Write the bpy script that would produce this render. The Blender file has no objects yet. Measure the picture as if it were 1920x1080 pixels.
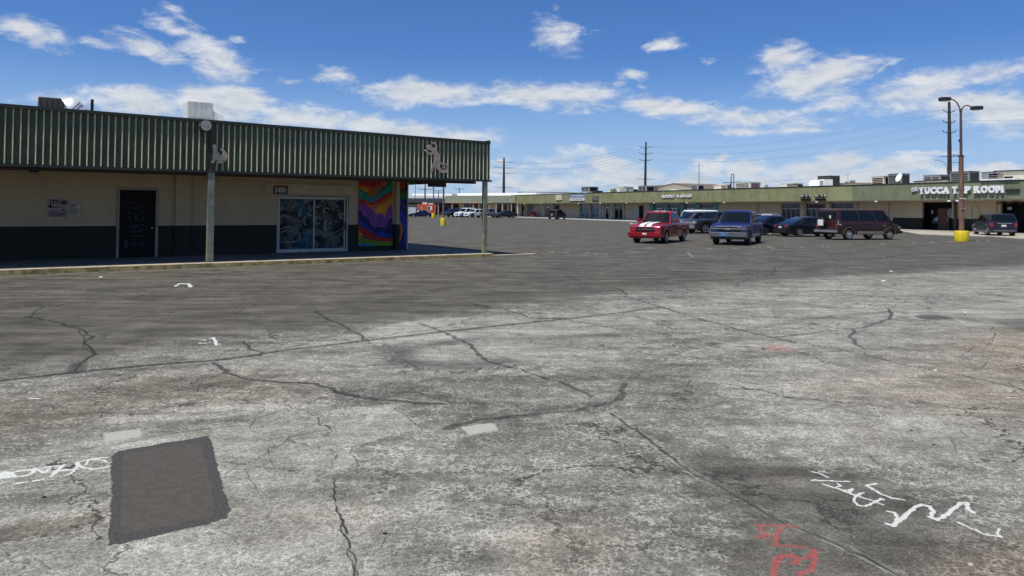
import bpy, math, random
import numpy as np
from mathutils import Vector, Matrix
R = math.radians
rnd = random.Random(7)
SC = bpy.context.scene
COL = SC.collection
# ------------------------------------------------------------------ camera
CF, CH, CPX, CPY, CROLL = 1350.0, 1.9, 960.0, 360.0, 0.008
PITCH = math.atan((391.0 - CPY) / CF)
_cp, _sp, _cr, _sr = math.cos(PITCH), math.sin(PITCH), math.cos(CROLL), math.sin(CROLL)
FW = np.array([0, _cp, _sp]); _u0 = np.array([0, -_sp, _cp]); _r0 = np.array([1., 0, 0])
RT = _cr * _r0 + _sr * _u0; UP = _cr * _u0 - _sr * _r0
cam = bpy.data.cameras.new('camera'); camo = bpy.data.objects.new('camera', cam); COL.objects.link(camo)
camo.matrix_world = Matrix(((RT[0], UP[0], -FW[0], 0), (RT[1], UP[1], -FW[1], 0), (RT[2], UP[2], -FW[2], CH), (0, 0, 0, 1)))
cam.sensor_fit = 'HORIZONTAL'; cam.sensor_width = 36; cam.lens = 36 * CF / 1920
cam.shift_y = -(540 - CPY) / 1920; cam.clip_start = 0.05; cam.clip_end = 8000
SC.camera = camo
# ------------------------------------------------------------------ sun, sky
SUN_EL = 66.0; sunh = np.array([-.73, -.683])                      # horizontal direction towards the sun
sd = bpy.data.lights.new('sun', 'SUN'); sd.energy = 4.6; sd.angle = R(0.53); sd.color = (1.0, .95, .86)
so = bpy.data.objects.new('sun', sd); COL.objects.link(so)
_d = Vector((-sunh[0] * math.cos(R(SUN_EL)), -sunh[1] * math.cos(R(SUN_EL)), -math.sin(R(SUN_EL))))
so.rotation_euler = _d.to_track_quat('-Z', 'Y').to_euler(); so.location = (0, 0, 60)
SC.view_settings.view_transform = 'Standard'; SC.view_settings.look = 'None'
SC.view_settings.exposure = 0.0; SC.view_settings.gamma = 1.0
W = bpy.data.worlds.new('World'); SC.world = W; W.use_nodes = True
nt = W.node_tree; nt.nodes.clear()

class NG:
    """small helper for node trees"""
    def __init__(s, nt): s.nt = nt
    def n(s, t, **k):
        x = s.nt.nodes.new(t)
        for a, b in k.items(): setattr(x, a, b)
        return x
    def put(s, sock, v):
        if hasattr(v, 'is_output') or isinstance(v, bpy.types.NodeSocket): s.nt.links.new(v, sock)
        else:
            if isinstance(v, (tuple, list)) and len(v) == 3 and sock.type == 'RGBA': v = (*v, 1)
            sock.default_value = v
    def math(s, op, a, b=None, c=None, clamp=False):
        x = s.n('ShaderNodeMath', operation=op, use_clamp=clamp); s.put(x.inputs[0], a)
        if b is not None: s.put(x.inputs[1], b)
        if c is not None: s.put(x.inputs[2], c)
        return x.outputs[0]
    def vm(s, op, a, b=None):
        x = s.n('ShaderNodeVectorMath', operation=op); s.put(x.inputs[0], a)
        if b is not None: s.put(x.inputs[1], b)
        return x.outputs['Value'] if op in ('LENGTH', 'DOT_PRODUCT') else x.outputs[0]
    def mix(s, f, a, b, mode='MIX'):
        x = s.n('ShaderNodeMix', data_type='RGBA', blend_type=mode); s.put(x.inputs[0], f); s.put(x.inputs[6], a); s.put(x.inputs[7], b)
        return x.outputs[2]
    def step(s, v, a, b, lo=0., hi=1.):
        x = s.n('ShaderNodeMapRange', interpolation_type='SMOOTHSTEP'); s.put(x.inputs[0], v)
        for i, q in enumerate((a, b, lo, hi)): s.put(x.inputs[i + 1], q)
        return x.outputs[0]
    def noise(s, vec, scale, detail=4, rough=.55, dist=0.):
        x = s.n('ShaderNodeTexNoise'); s.put(x.inputs['Vector'], vec); x.inputs['Scale'].default_value = scale
        x.inputs['Detail'].default_value = detail; x.inputs['Roughness'].default_value = rough; x.inputs['Distortion'].default_value = dist
        return x.outputs[0]
    def mapping(s, vec, loc=(0, 0, 0), rot=(0, 0, 0), scale=(1, 1, 1), t='POINT'):
        x = s.n('ShaderNodeMapping', vector_type=t); s.put(x.inputs[0], vec)
        x.inputs['Location'].default_value = loc; x.inputs['Rotation'].default_value = rot; x.inputs['Scale'].default_value = scale
        return x.outputs[0]
    def xyz(s, v):
        x = s.n('ShaderNodeSeparateXYZ'); s.put(x.inputs[0], v); return x.outputs
    def comb(s, a, b, c):
        x = s.n('ShaderNodeCombineXYZ')
        for i, q in enumerate((a, b, c)): s.put(x.inputs[i], q)
        return x.outputs[0]

g = NG(nt)
sky = g.n('ShaderNodeTexSky', sky_type='NISHITA', sun_disc=False); sky.sun_elevation = R(SUN_EL)
sky.sun_rotation = math.atan2(sunh[0], sunh[1]); sky.air_density = 1.0; sky.dust_density = .6; sky.ozone_density = 1.6; sky.altitude = 350
tc = g.n('ShaderNodeTexCoord').outputs['Generated']
X, Y, Zs = g.xyz(tc)
az = g.math('ARCTAN2', X, Y); el = g.math('ARCSINE', Zs)
ae = g.comb(az, el, 0.)
wn = g.noise(g.mapping(tc, scale=(5, 5, 12)), 1.0, 6, .6)                     # warps the outlines
wn2 = g.noise(g.mapping(tc, loc=(3, 7, 1), scale=(5, 5, 12)), 1.0, 6, .6)
aew = g.vm('ADD', ae, g.comb(g.math('MULTIPLY', g.math('SUBTRACT', wn, .5), .10), g.math('MULTIPLY', g.math('SUBTRACT', wn2, .5), .05), 0.))
CL = [(45,60,95,24,8,1),(170,78,70,12,4,.8),(270,88,120,22,12,.9),(300,45,60,20,28,.75),(400,112,100,34,18,1.05),(450,78,22,8,0,.6),(60,35,60,9,10,.5),
(625,143,62,22,6,.8),(585,118,20,12,30,.45),(790,172,130,31,0,1.15),(1040,186,170,30,3,1.1),(1250,207,170,24,7,1.0),(1420,217,150,26,6,.85),(1400,244,80,10,0,.75),
(1050,64,78,34,8,.82),(1047,10,15,9,0,.6),(1248,77,42,13,0,.9),(1335,107,28,9,-6,.6),(1185,140,42,14,0,.75),(1160,162,28,7,0,.6),(1200,163,18,6,0,.5),
(1465,106,75,22,0,.85),(1545,142,135,32,-8,1.1),(1600,115,40,12,5,.8),(1650,135,60,8,-28,.6),(1880,135,120,26,-6,1.0),(1720,170,160,30,-8,.95),(1800,195,220,30,4,.9),(1900,215,150,40,6,.85),(1590,240,20,9,0,.6),
(120,185,100,20,6,.8),(250,195,160,34,0,1.1),(420,195,110,38,4,1.15),(550,222,130,30,5,1.1),(720,238,210,24,4,1.05),(870,258,80,14,5,.9),(945,298,24,9,0,.9),
(1150,312,60,15,0,.95),(1225,322,45,14,0,.85),(1325,318,50,18,0,.9),(1350,290,14,8,0,.7),(1400,315,60,18,0,.95),(1440,328,90,16,0,.85),(1590,303,75,18,0,1.0),(1690,312,70,15,0,.95),(1780,330,120,14,0,.8),(1870,318,60,10,0,.7),
(1060,300,160,16,-4,.55),(1250,338,420,16,0,.7),(980,318,160,14,-5,.6),(1720,290,90,5,0,.5),(1100,340,200,14,0,.6),(560,340,600,60,0,.35)]
acc = None
CL += [(1180, 330, 110, 22, 0, .95), (1300, 335, 90, 20, 0, .95), (1540, 318, 90, 20, 0, .95), (1640, 335, 160, 18, 0, .8), (1850, 332, 110, 16, 0, .85), (1010, 345, 120, 18, 0, .8), (240, 178, 90, 26, 0, 1.2), (430, 180, 70, 30, 0, 1.3), (370, 200, 100, 26, 0, 1.2), (1000, 178, 110, 26, 3, 1.1), (1500, 240, 120, 10, 4, .6), (1560, 190, 90, 16, -6, .7), (330, 30, 70, 12, 25, .55), (520, 150, 40, 8, 0, .55)]
for (u, v, ru, rv, ro, st) in CL:
    if v > 275: st *= 1.25; rv *= 1.15
    a = math.atan((u - 960) / 1350); e = math.atan((391 + .008 * (u - 960) - v) / 1350 * math.cos(a))
    m = g.mapping(aew, loc=(a, e, 0), rot=(0, 0, R(-ro)), scale=(ru / 1350 * math.cos(a) ** 2 * 1.22, rv / 1350 * math.cos(a) * 1.38, 1), t='TEXTURE')
    ln = g.vm('LENGTH', m)
    val = g.math('MULTIPLY', g.math('SUBTRACT', 1.0, ln, clamp=True), st)
    acc = val if acc is None else g.math('MAXIMUM', acc, val)
# elsewhere in the sky: generic scattered clouds
gen = g.step(g.noise(g.mapping(tc, loc=(1.3, 4.1, 2), scale=(2.2, 2.2, 5)), 1.0, 3, .5), .52, .75, 0, .9)
infront = g.step(g.math('ABSOLUTE', az), .68, .85); high = g.step(el, .32, .45)
acc = g.math('MAXIMUM', acc, g.math('MULTIPLY', gen, g.math('MAXIMUM', infront, high)))
def fine(off):
    return g.noise(g.mapping(tc, loc=(0, 0, off), scale=(17, 17, 44)), 1.0, 9, .66, .25)
f0 = fine(0.); f1 = fine(-.35)
def dens(f): return g.math('ADD', acc, g.math('MULTIPLY', g.math('SUBTRACT', f, .5), 2.0))
d0 = dens(f0)
cov = g.math('MULTIPLY', g.step(d0, .12, .92), g.step(acc, .0, .12))
relief = g.math('SUBTRACT', f0, f1)
shade = g.math('ADD', .55, g.math('MULTIPLY', relief, 2.6), clamp=True)
thick = g.step(d0, .45, 1.0)
ccol = g.mix(shade, (.60, .67, .78), (1.08, 1.09, 1.10))
ccol = g.mix(g.math('MULTIPLY', thick, .35), ccol, (.74, .78, .84))
ccol = g.mix(g.step(el, .02, .16), g.mix(.35, ccol, (.72, .80, .90)), ccol)
SKY_STR = 0.085
cloudc = g.vm('SCALE', ccol); cloudc.node.inputs['Scale'].default_value = .80 / SKY_STR
skyc = g.mix(1.0, sky.outputs[0], (.50, .83, 1.34), 'MULTIPLY')
hz = g.step(el, .0, .22, .74, 0.)
skyc = g.mix(hz, skyc, tuple(c / SKY_STR for c in (.45, .60, .84)))
final = g.mix(g.math('MULTIPLY', cov, .93), skyc, cloudc)
bg = g.n('ShaderNodeBackground'); g.put(bg.inputs[0], final); bg.inputs[1].default_value = SKY_STR
wo = g.n('ShaderNodeOutputWorld'); nt.links.new(bg.outputs[0], wo.inputs[0])
W.cycles.sampling_method = 'MANUAL'; W.cycles.sample_map_resolution = 512

# ------------------------------------------------------------------ projection helpers
def ray(u, v): return FW + RT * (u - CPX) / CF - UP * (v - CPY) / CF
def G(u, v, z=0.):
    d = ray(u, v); t = (z - CH) / d[2]; return np.array([d[0] * t, d[1] * t, z])
def PIX(x, y, z=0.):
    w = y * FW[1] + (z - CH) * FW[2]
    return CPX + CF * (x * RT[0] + y * RT[1] + (z - CH) * RT[2]) / w, CPY - CF * (x * UP[0] + y * UP[1] + (z - CH) * UP[2]) / w
class Frame:
    def __init__(s, ox, oy, deg): s.o = np.array([ox, oy]); s.a = R(deg); s.ex = np.array([math.cos(s.a), math.sin(s.a)]); s.ey = np.array([-s.ex[1], s.ex[0]])
    def at(s, u, v, y):
        d = ray(u, v); t = (y + s.o @ s.ey) / (d[:2] @ s.ey); p = d[:2] * t
        return float((p - s.o) @ s.ex), float(CH + d[2] * t)
    def w(s, x, y): p = s.o + s.ex * x + s.ey * y; return float(p[0]), float(p[1])
# ------------------------------------------------------------------ object helpers
def tag(o, label=None, cat=None, group=None, kind=None):
    if label: o['label'] = label
    if cat: o['category'] = cat
    if group: o['group'] = group
    if kind: o['kind'] = kind
    return o
def empty(name, loc=(0, 0, 0), rz=0., label=None, cat=None, group=None):
    o = bpy.data.objects.new(name, None); COL.objects.link(o); o.location = loc; o.rotation_euler = (0, 0, rz); o.empty_display_size = .2
    return tag(o, label, cat, group)
class MB:
    def __init__(s): s.v = []; s.f = []; s.m = []; s.mats = []
    def mi(s, m):
        if m not in s.mats: s.mats.append(m)
        return s.mats.index(m)
    def add(s, vs, fs, m):
        b = len(s.v); k = s.mi(m); s.v += [tuple(map(float, q)) for q in vs]; s.f += [tuple(b + i for i in f) for f in fs]; s.m += [k] * len(fs); return s
    def box(s, x0, x1, y0, y1, z0, z1, m, rot=0., c=None, taper=0.):
        x0, x1 = min(x0, x1), max(x0, x1); y0, y1 = min(y0, y1), max(y0, y1); t = taper
        vs = [(x0, y0, z0), (x1, y0, z0), (x1, y1, z0), (x0, y1, z0), (x0 + t, y0 + t, z1), (x1 - t, y0 + t, z1), (x1 - t, y1 - t, z1), (x0 + t, y1 - t, z1)]
        if rot:
            cx, cy = c or ((x0 + x1) / 2, (y0 + y1) / 2); a, b = math.cos(rot), math.sin(rot)
            vs = [(cx + (x - cx) * a - (y - cy) * b, cy + (x - cx) * b + (y - cy) * a, z) for x, y, z in vs]
        return s.add(vs, [(0, 3, 2, 1), (4, 5, 6, 7), (0, 1, 5, 4), (1, 2, 6, 5), (2, 3, 7, 6), (3, 0, 4, 7)], m)
    def prism(s, pts, y0, y1, m):
        """polygon in x-z (counter clockwise seen from -y) extruded from y0 (front) to y1"""
        n = len(pts); vs = [(x, y0, z) for x, z in pts] + [(x, y1, z) for x, z in pts]
        return s.add(vs, [tuple(range(n)), tuple(range(2 * n - 1, n - 1, -1))] + [(i, i + n, (i + 1) % n + n, (i + 1) % n) for i in range(n)], m)
    def hprism(s, pts, z0, z1, m):
        n = len(pts); vs = [(p[0], p[1], z0) for p in pts] + [(p[0], p[1], z1) for p in pts]
        return s.add(vs, [tuple(range(n - 1, -1, -1)), tuple(range(n, 2 * n))] + [(i, (i + 1) % n, (i + 1) % n + n, i + n) for i in range(n)], m)
    def tube(s, pts, r, m, n=8, cap=True):
        pts = [Vector(p) for p in pts]; rs = r if isinstance(r, (list, tuple)) else [r] * len(pts); b = len(s.v); vs = []; fs = []
        for i, p in enumerate(pts):
            t = (pts[min(i + 1, len(pts) - 1)] - pts[max(i - 1, 0)]).normalized()
            a = t.cross(Vector((0, 0, 1)) if abs(t.z) < .95 else Vector((1, 0, 0))).normalized(); c = t.cross(a)
            for k in range(n):
                q = 2 * math.pi * k / n; vs.append(p + (a * math.cos(q) + c * math.sin(q)) * rs[i])
        for i in range(len(pts) - 1):
            for k in range(n): fs.append((i * n + k, i * n + (k + 1) % n, (i + 1) * n + (k + 1) % n, (i + 1) * n + k))
        if cap: fs += [tuple(range(n - 1, -1, -1)), tuple(range((len(pts) - 1) * n, len(pts) * n))]
        return s.add(vs, fs, m)
    def lathe(s, prof, m, n=20, M=None, cap=True):
        """prof: (r, h) pairs, axis z, optional matrix"""
        vs = []; fs = []
        for r, h in prof:
            for k in range(n): q = 2 * math.pi * k / n; vs.append(Vector((r * math.cos(q), r * math.sin(q), h)))
        if M is not None: vs = [M @ v for v in vs]
        for i in range(len(prof) - 1):
            for k in range(n): fs.append((i * n + k, i * n + (k + 1) % n, (i + 1) * n + (k + 1) % n, (i + 1) * n + k))
        if cap: fs += [tuple(range(n - 1, -1, -1)), tuple(range((len(prof) - 1) * n, len(prof) * n))]
        return s.add(vs, fs, m)
    def build(s, name, parent=None, smooth=None, bevel=0., loc=None, rz=0., **tg):
        me = bpy.data.meshes.new(name); me.from_pydata(s.v, [], s.f)
        for m in s.mats: me.materials.append(m)
        me.polygons.foreach_set('material_index', s.m)
        if smooth is not None:
            me.polygons.foreach_set('use_smooth', [True] * len(me.polygons)); me.set_sharp_from_angle(angle=R(smooth))
        me.update(); o = bpy.data.objects.new(name, me); COL.objects.link(o)
        if parent: o.parent = parent
        if loc is not None: o.location = loc
        o.rotation_euler = (0, 0, rz)
        if bevel:
            b = o.modifiers.new('bevel', 'BEVEL'); b.width = bevel; b.segments = 2; b.limit_method = 'ANGLE'; b.angle_limit = R(40)
        return tag(o, **tg)
# ------------------------------------------------------------------ materials
_mc = {}
def mat(name, col, rough=.8, metal=0., var=.12, scale=3., coat=0., bump=0., streak=0., dirt=None, spec=.5, emit=None):
    if name in _mc: return _mc[name]
    m = bpy.data.materials.new(name); m.use_nodes = True; m.node_tree.nodes.clear(); q = NG(m.node_tree)
    b = q.n('ShaderNodeBsdfPrincipled'); o = q.n('ShaderNodeOutputMaterial'); m.node_tree.links.new(b.outputs[0], o.inputs[0])
    tcn = q.n('ShaderNodeTexCoord').outputs['Object']
    c = (*col, 1)
    if var:
        nz = q.noise(tcn, scale, 5, .6)
        lo = tuple(x * (1 - var) for x in col); hi = tuple(min(1, x * (1 + var)) for x in col)
        c = q.mix(q.step(nz, .3, .7), lo, hi)
    if streak:
        sn = q.noise(q.mapping(tcn, scale=(7, 7, .5)), 1., 5, .65)
        c = q.mix(q.step(sn, .5, .75, 0, streak), c, dirt or tuple(x * .35 for x in col))
    q.put(b.inputs['Base Color'], c); b.inputs['Roughness'].default_value = rough; b.inputs['Metallic'].default_value = metal
    b.inputs['Specular IOR Level'].default_value = spec
    b.inputs['Coat Weight'].default_value = coat; b.inputs['Coat Roughness'].default_value = .04
    if bump:
        bn = q.n('ShaderNodeBump'); bn.inputs['Strength'].default_value = bump; bn.inputs['Distance'].default_value = .01
        q.put(bn.inputs['Height'], q.noise(tcn, 60, 3)); m.node_tree.links.new(bn.outputs[0], b.inputs['Normal'])
    if emit: b.inputs['Emission Color'].default_value = (*emit[0], 1); b.inputs['Emission Strength'].default_value = emit[1]
    _mc[name] = m; return m
# ------------------------------------------------------------------ ground: one sheet from the feet to the horizon, wear and cracks as attributes
def make_ground():
    az = np.concatenate([np.arctan((np.linspace(-750, 2650, 1960) - 960) / 1350), np.linspace(R(53), R(360 - 53), 80)]); ND = 1960
    v = np.arange(1260, 391.9, -1.45); r = 1350 * 1.9 / (v - 391)
    r = np.concatenate([[.4, .9, 1.5, 2.1, 2.6], r, [3600., 5000.]])
    nA, nR = len(az), len(r)
    # keep rows level with image rows inside the view: radius measured along +y there
    secant = np.where(np.abs(az) < R(52), 1 / np.cos(az), 1 / math.cos(R(51.4)))
    Xg = r[:, None] * (np.sin(az) * secant)[None, :]; Yg = r[:, None] * (np.cos(az) * secant)[None, :]
    x = Xg.ravel(); y = Yg.ravel()
    A = np.zeros((4, nR, nA)); B = np.zeros((4, nR, nA))          # A: light, brown, crack, white ; B: red, patch, oil, faded
    rng = np.random.RandomState(3)
    def sub(P, pad):
        """index window holding the ground points P grown by pad metres"""
        y0, y1 = P[:, 1].min() - pad, P[:, 1].max() + pad
        i0 = max(0, np.searchsorted(r, max(y0, .1)) - 1); i1 = min(nR, np.searchsorted(r, y1) + 1)
        ys = [max(y0, .3), max(y1, .3)]
        aa = [math.atan2(px, q) for px in (P[:, 0].min() - pad, P[:, 0].max() + pad) for q in ys]
        j0 = max(0, np.searchsorted(az[:ND], min(aa)) - 1); j1 = min(ND, np.searchsorted(az[:ND], max(aa)) + 1)
        return slice(i0, i1), slice(j0, j1)
    def segd(px, py, a, b):
        d = b - a; L = d @ d + 1e-9; t = np.clip(((px - a[0]) * d[0] + (py - a[1]) * d[1]) / L, 0, 1)
        return np.hypot(px - a[0] - t * d[0], py - a[1] - t * d[1]), t
    def W_(pts): return np.array([G(*p)[:2] for p in pts])
    def stroke(ch, k, pts, w, amt=1., soft=.5, wob=0., world=None, vary=0.):
        P = W_(pts) if world is None else np.array(world)
        if wob:                                                   # roughen the line
            Q = [P[0]]
            for a, b in zip(P[:-1], P[1:]):
                L = np.hypot(*(b - a)); n = max(1, int(L / (wob * 4)))
                for i in range(1, n + 1):
                    q = a + (b - a) * i / n
                    if i < n: q = q + rng.randn(2) * wob * .6
                    Q.append(q)
            P = np.array(Q)
        for a, b in zip(P[:-1], P[1:]):
            ww = w * (1 + vary * rng.uniform(-1, 1)) * (.74 if (ch is A and k == 2) else 1.0 if (ch is A and k == 3) or (ch is B and k == 0) else 1.)
            S = sub(np.array([a, b]), ww * 2 + .02); gx, gy = Xg[S], Yg[S]
            if gx.size == 0: continue
            d, _ = segd(gx, gy, a, b)
            eff = np.maximum(ww, .8 * gy / 1350)
            val = amt * np.clip((eff - d) / (eff * soft + 1e-6) , 0, 1) * np.minimum(1, ww / eff + .35)
            ch[k][S] = np.maximum(ch[k][S], val)
    def region(ch, k, pts, feather, amt=1., mode='max'):
        P = W_(pts); S = sub(P, feather); gx, gy = Xg[S], Yg[S]
        ins = np.zeros(gx.shape, bool); dm = np.full(gx.shape, 1e9); n = len(P)
        for i in range(n):
            a, b = P[i], P[(i + 1) % n]
            c = ((a[1] > gy) != (b[1] > gy)) & (gx < (b[0] - a[0]) * (gy - a[1]) / (b[1] - a[1] + 1e-12) + a[0]); ins ^= c
            d, _ = segd(gx, gy, a, b); dm = np.minimum(dm, d)
        sd = np.where(ins, dm, -dm); val = np.clip(.5 + sd / (2 * feather), 0, 1); val = val * val * (3 - 2 * val)
        if mode == 'max': ch[k][S] = np.maximum(ch[k][S], val * amt)
        else: ch[k][S] = ch[k][S] * (1 - val) + amt * val
    # --- tone zones
    region(A, 0, [(0, 700), (150, 693), (250, 672), (380, 641), (470, 632), (600, 622), (760, 604), (900, 590), (1050, 563), (1200, 549), (1330, 537), (1500, 520), (1750, 507), (1930, 497), (2400, 484), (3200, 478), (3200, 1250), (2000, 1290), (960, 1300), (0, 1290), (-1300, 1250), (-1300, 730), (-400, 705)], 2.4, .70)
    region(A, 0, [(500, 660), (640, 630), (760, 602), (900, 592), (1010, 590), (1000, 606), (830, 622), (690, 640), (530, 658)], .15, .95)
    region(A, 0, [(690, 645), (830, 625), (1050, 602), (1200, 612), (1160, 640), (960, 668), (760, 690), (560, 690)], .5, .92)
    region(A, 0, [(-200, 1010), (200, 900), (430, 860), (640, 900), (780, 980), (860, 1090), (700, 1250), (-300, 1250)], .5, 1.0)
    region(A, 0, [(-200, 830), (300, 780), (560, 760), (620, 790), (500, 830), (-100, 960)], .3, .82)
    region(A, 0, [(1380, 620), (1700, 570), (2100, 540), (2100, 640), (1700, 660), (1450, 680)], .6, .8)
    region(A, 0, [(1640, 760), (1760, 770), (1850, 830), (1900, 880), (1780, 870), (1660, 820)], .25, .95)
    region(A, 0, [(1330, 700), (1450, 705), (1540, 735), (1500, 745), (1350, 725)], .15, .9)
    region(A, 0, [(840, 1000), (980, 930), (1080, 940), (1160, 1010), (1140, 1250), (840, 1250)], .4, .85)
    # darker worn areas
    region(A, 0, [(700, 740), (900, 700), (1150, 690), (1330, 740), (1150, 770), (900, 800), (740, 830)], .5, .35, 'set')
    region(A, 0, [(680, 850), (900, 815), (1100, 800), (1250, 880), (1150, 960), (900, 960), (700, 930)], .5, .42, 'set')
    region(A, 0, [(1180, 800), (1350, 840), (1500, 860), (1700, 900), (1850, 990), (1800, 1090), (1500, 1200), (1230, 1100), (1330, 960)], .35, .22, 'set')
    region(A, 0, [(1240, 640), (1500, 660), (1400, 700), (1200, 690)], .4, .5, 'set')
    region(A, 0, [(1280, 495), (1900, 478), (1900, 500), (1500, 520), (1300, 530)], 1.0, .15, 'set')
    region(A, 0, [(1300, 1250), (1000, 1250), (1060, 900), (1200, 900), (1330, 1010)], .3, .55, 'set')
    region(A, 0, [(650, 800), (800, 770), (1000, 775), (1160, 780), (1260, 860), (1160, 950), (960, 960), (760, 900), (660, 870)], .35, .46, 'set')
    region(A, 0, [(560, 730), (700, 715), (1000, 690), (1200, 690), (1320, 740), (1150, 770), (900, 800), (790, 800), (730, 760), (600, 770)], .4, .38, 'set')
    region(A, 0, [(380, 835), (470, 800), (600, 766), (735, 760), (762, 778), (793, 805), (720, 820), (655, 840), (672, 868), (640, 878), (600, 900), (440, 930)], .03, 1.15, 'set')
    region(A, 0, [(690, 645), (830, 625), (1000, 610), (1150, 606), (1180, 630), (1060, 640), (1130, 655), (1000, 672), (860, 690), (700, 700), (640, 660)], .3, .95, 'set')
    region(A, 0, [(-200, 800), (190, 790), (460, 768), (470, 790), (300, 812), (0, 855), (-200, 880)], .25, .5, 'set')
    region(A, 0, [(600, 650), (760, 640), (780, 690), (640, 700)], .3, .6, 'set')
    # browns
    region(A, 1, [(-200, 760), (0, 742), (300, 700), (540, 690), (630, 735), (560, 748), (300, 770), (0, 820), (-200, 850)], .35, .45)
    region(A, 0, [(-200, 770), (0, 748), (300, 705), (540, 695), (620, 735), (560, 748), (300, 768), (0, 810), (-200, 840)], .25, .38, 'set')
    region(A, 1, [(1500, 730), (1650, 690), (1800, 640), (2000, 640), (2100, 830), (1900, 800), (1700, 770)], .8, .5)
    region(A, 1, [(1770, 640), (1850, 615), (2000, 610), (2100, 770), (1880, 730)], .6, .8)
    region(A, 1, [(1750, 1040), (1850, 1010), (2000, 1020), (2000, 1200), (1760, 1200)], .25, .7)
    region(A, 1, [(940, 1020), (1060, 970), (1160, 1000), (1120, 1060), (960, 1080)], .3, .5)
    region(A, 1, [(430, 960), (700, 940), (720, 1000), (450, 1020)], .2, .25)
    region(A, 0, [(-200, 1010), (0, 985), (205, 955), (205, 990), (0, 1025), (-200, 1060)], .08, .3, 'set'); region(A, 1, [(0, 985), (205, 950), (205, 990), (0, 1015)], .12, .3)
    # --- cracks (dark, some filled)
    C_ = lambda pts, w, amt=1., wob=.03, **k: stroke(A, 2, pts, w, amt, .55, wob, **k)
    seam = [(-60, 722), (0, 714), (140, 698), (300, 683), (400, 676), (470, 667), (530, 657), (610, 648), (690, 638), (760, 630), (830, 622), (960, 608), (1070, 597), (1160, 587), (1220, 578), (1245, 576)]
    C_(seam, .062, .95, .012, vary=.3); stroke(A, 2, seam, .19, .5, .9)
    C_([(1245, 577), (1300, 573), (1400, 566), (1460, 565), (1560, 567), (1640, 572), (1665, 578)], .035, .85)
    C_([(1065, 517), (1090, 528), (1160, 542), (1177, 553), (1170, 555), (1235, 574), (1270, 585), (1320, 600), (1370, 613), (1400, 622), (1450, 633), (1490, 643)], .045, .95, .03, vary=.4)
    C_([(1490, 640), (1550, 650), (1620, 665), (1700, 685), (1752, 694), (1790, 702), (1860, 716), (1930, 736)], .03, .9)
    C_([(870, 566), (905, 573), (945, 580), (985, 592), (1000, 596), (1060, 598)], .045, .9, .03)
    C_([(1040, 596), (1100, 606), (1200, 624), (1235, 625), (1280, 626), (1330, 620), (1380, 616)], .035, .85)
    C_([(595, 583), (612, 597), (640, 608), (660, 620), (690, 637)], .045, .8, .04, vary=.5)
    C_([(700, 645), (735, 668), (745, 680)], .012, .6)
    C_([(785, 606), (830, 621), (858, 636), (882, 645), (895, 660), (915, 678), (960, 690), (1005, 703), (1060, 720), (1110, 745)], .05, .8, .03, vary=.5)
    C_([(400, 680), (416, 692), (440, 703), (470, 712), (530, 717), (590, 719), (625, 728), (650, 740), (700, 749), (760, 753), (830, 757)], .055, .85, .03, vary=.4)
    stroke(A, 2, [(400, 682), (440, 704), (530, 718), (640, 735), (720, 750), (830, 757)], .13, .4, .9)
    C_([(500, 718), (482, 734)], .012, .7)
    C_([(-20, 596), (55, 594), (110, 605), (150, 616), (160, 628), (176, 630), (158, 640), (170, 652), (180, 664), (165, 672), (150, 682), (140, 697)], .04, .95, .04, vary=.5)
    C_([(150, 616), (160, 640), (178, 664), (140, 694)], .02, .7, .09); stroke(A, 2, [(148, 680), (142, 698)], .2, .6, .6)
    C_([(55, 594), (68, 582), (85, 573), (150, 568), (240, 560), (300, 548), (335, 538)], .032, .85)
    C_([(0, 585), (40, 574), (85, 570)], .02, .6); C_([(70, 590), (110, 572), (140, 566)], .015, .6, .08)
    C_([(0, 700), (20, 690), (60, 680), (85, 665)], .015, .6, .05); C_([(30, 690), (90, 665), (130, 655)], .012, .5, .08)
    C_([(190, 660), (230, 670), (265, 670), (210, 655)], .012, .5, .06)
    C_([(456, 640), (470, 655), (492, 660), (486, 668)], .05, .8, .04)
    C_([(0, 750), (40, 735), (75, 725), (100, 718)], .012, .5, .08)
    C_([(628, 896), (625, 930), (632, 950), (640, 972), (643, 1000), (655, 1015), (650, 1035), (662, 1060), (666, 1090)], .009, 1., .012, vary=.5)
    C_([(640, 972), (648, 990), (652, 1000)], .014, 1., .01); C_([(652, 1030), (668, 1048), (668, 1085)], .010, .8, .012)
    stroke(A, 2, [(-60, 868), (0, 860), (100, 850), (220, 833), (300, 815), (400, 803), (440, 798)], .06, .45, .9)
    C_([(470, 802), (480, 785), (530, 768), (560, 762), (600, 747), (632, 741)], .010, .9, .012)
    C_([(474, 803), (560, 785), (640, 765), (700, 757)], .009, .8, .014)
    C_([(260, 802), (262, 790), (280, 788), (330, 778)], .008, .7, .02)
    C_([(735, 762), (765, 782), (793, 806)], .008, .9, .008); C_([(793, 806), (740, 816), (660, 838), (657, 850), (673, 868), (655, 874)], .008, .7, .01)
    C_([(460, 880), (470, 900), (480, 912), (484, 925)], .006, .7, .01); C_([(484, 925), (540, 918)], .005, .6, .01)
    C_([(840, 803), (900, 786), (960, 780), (1080, 770), (1140, 757), (1165, 742), (1172, 720)], .07, .7, .03, vary=.5)
    C_([(1060, 715), (1100, 735), (1150, 760)], .02, .4, .05)
    C_([(1070, 660), (1110, 690), (1170, 700), (1165, 735)], .05, .3, .08); C_([(1160, 735), (1200, 700), (1270, 665), (1300, 650)], .03, .45, .06)
    C_([(1230, 762), (1280, 768), (1335, 762), (1380, 748)], .015, .8, .02)
    C_([(1145, 775), (1170, 793), (1200, 812), (1240, 845), (1270, 862)], .028, .8, .02, vary=.4)
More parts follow.
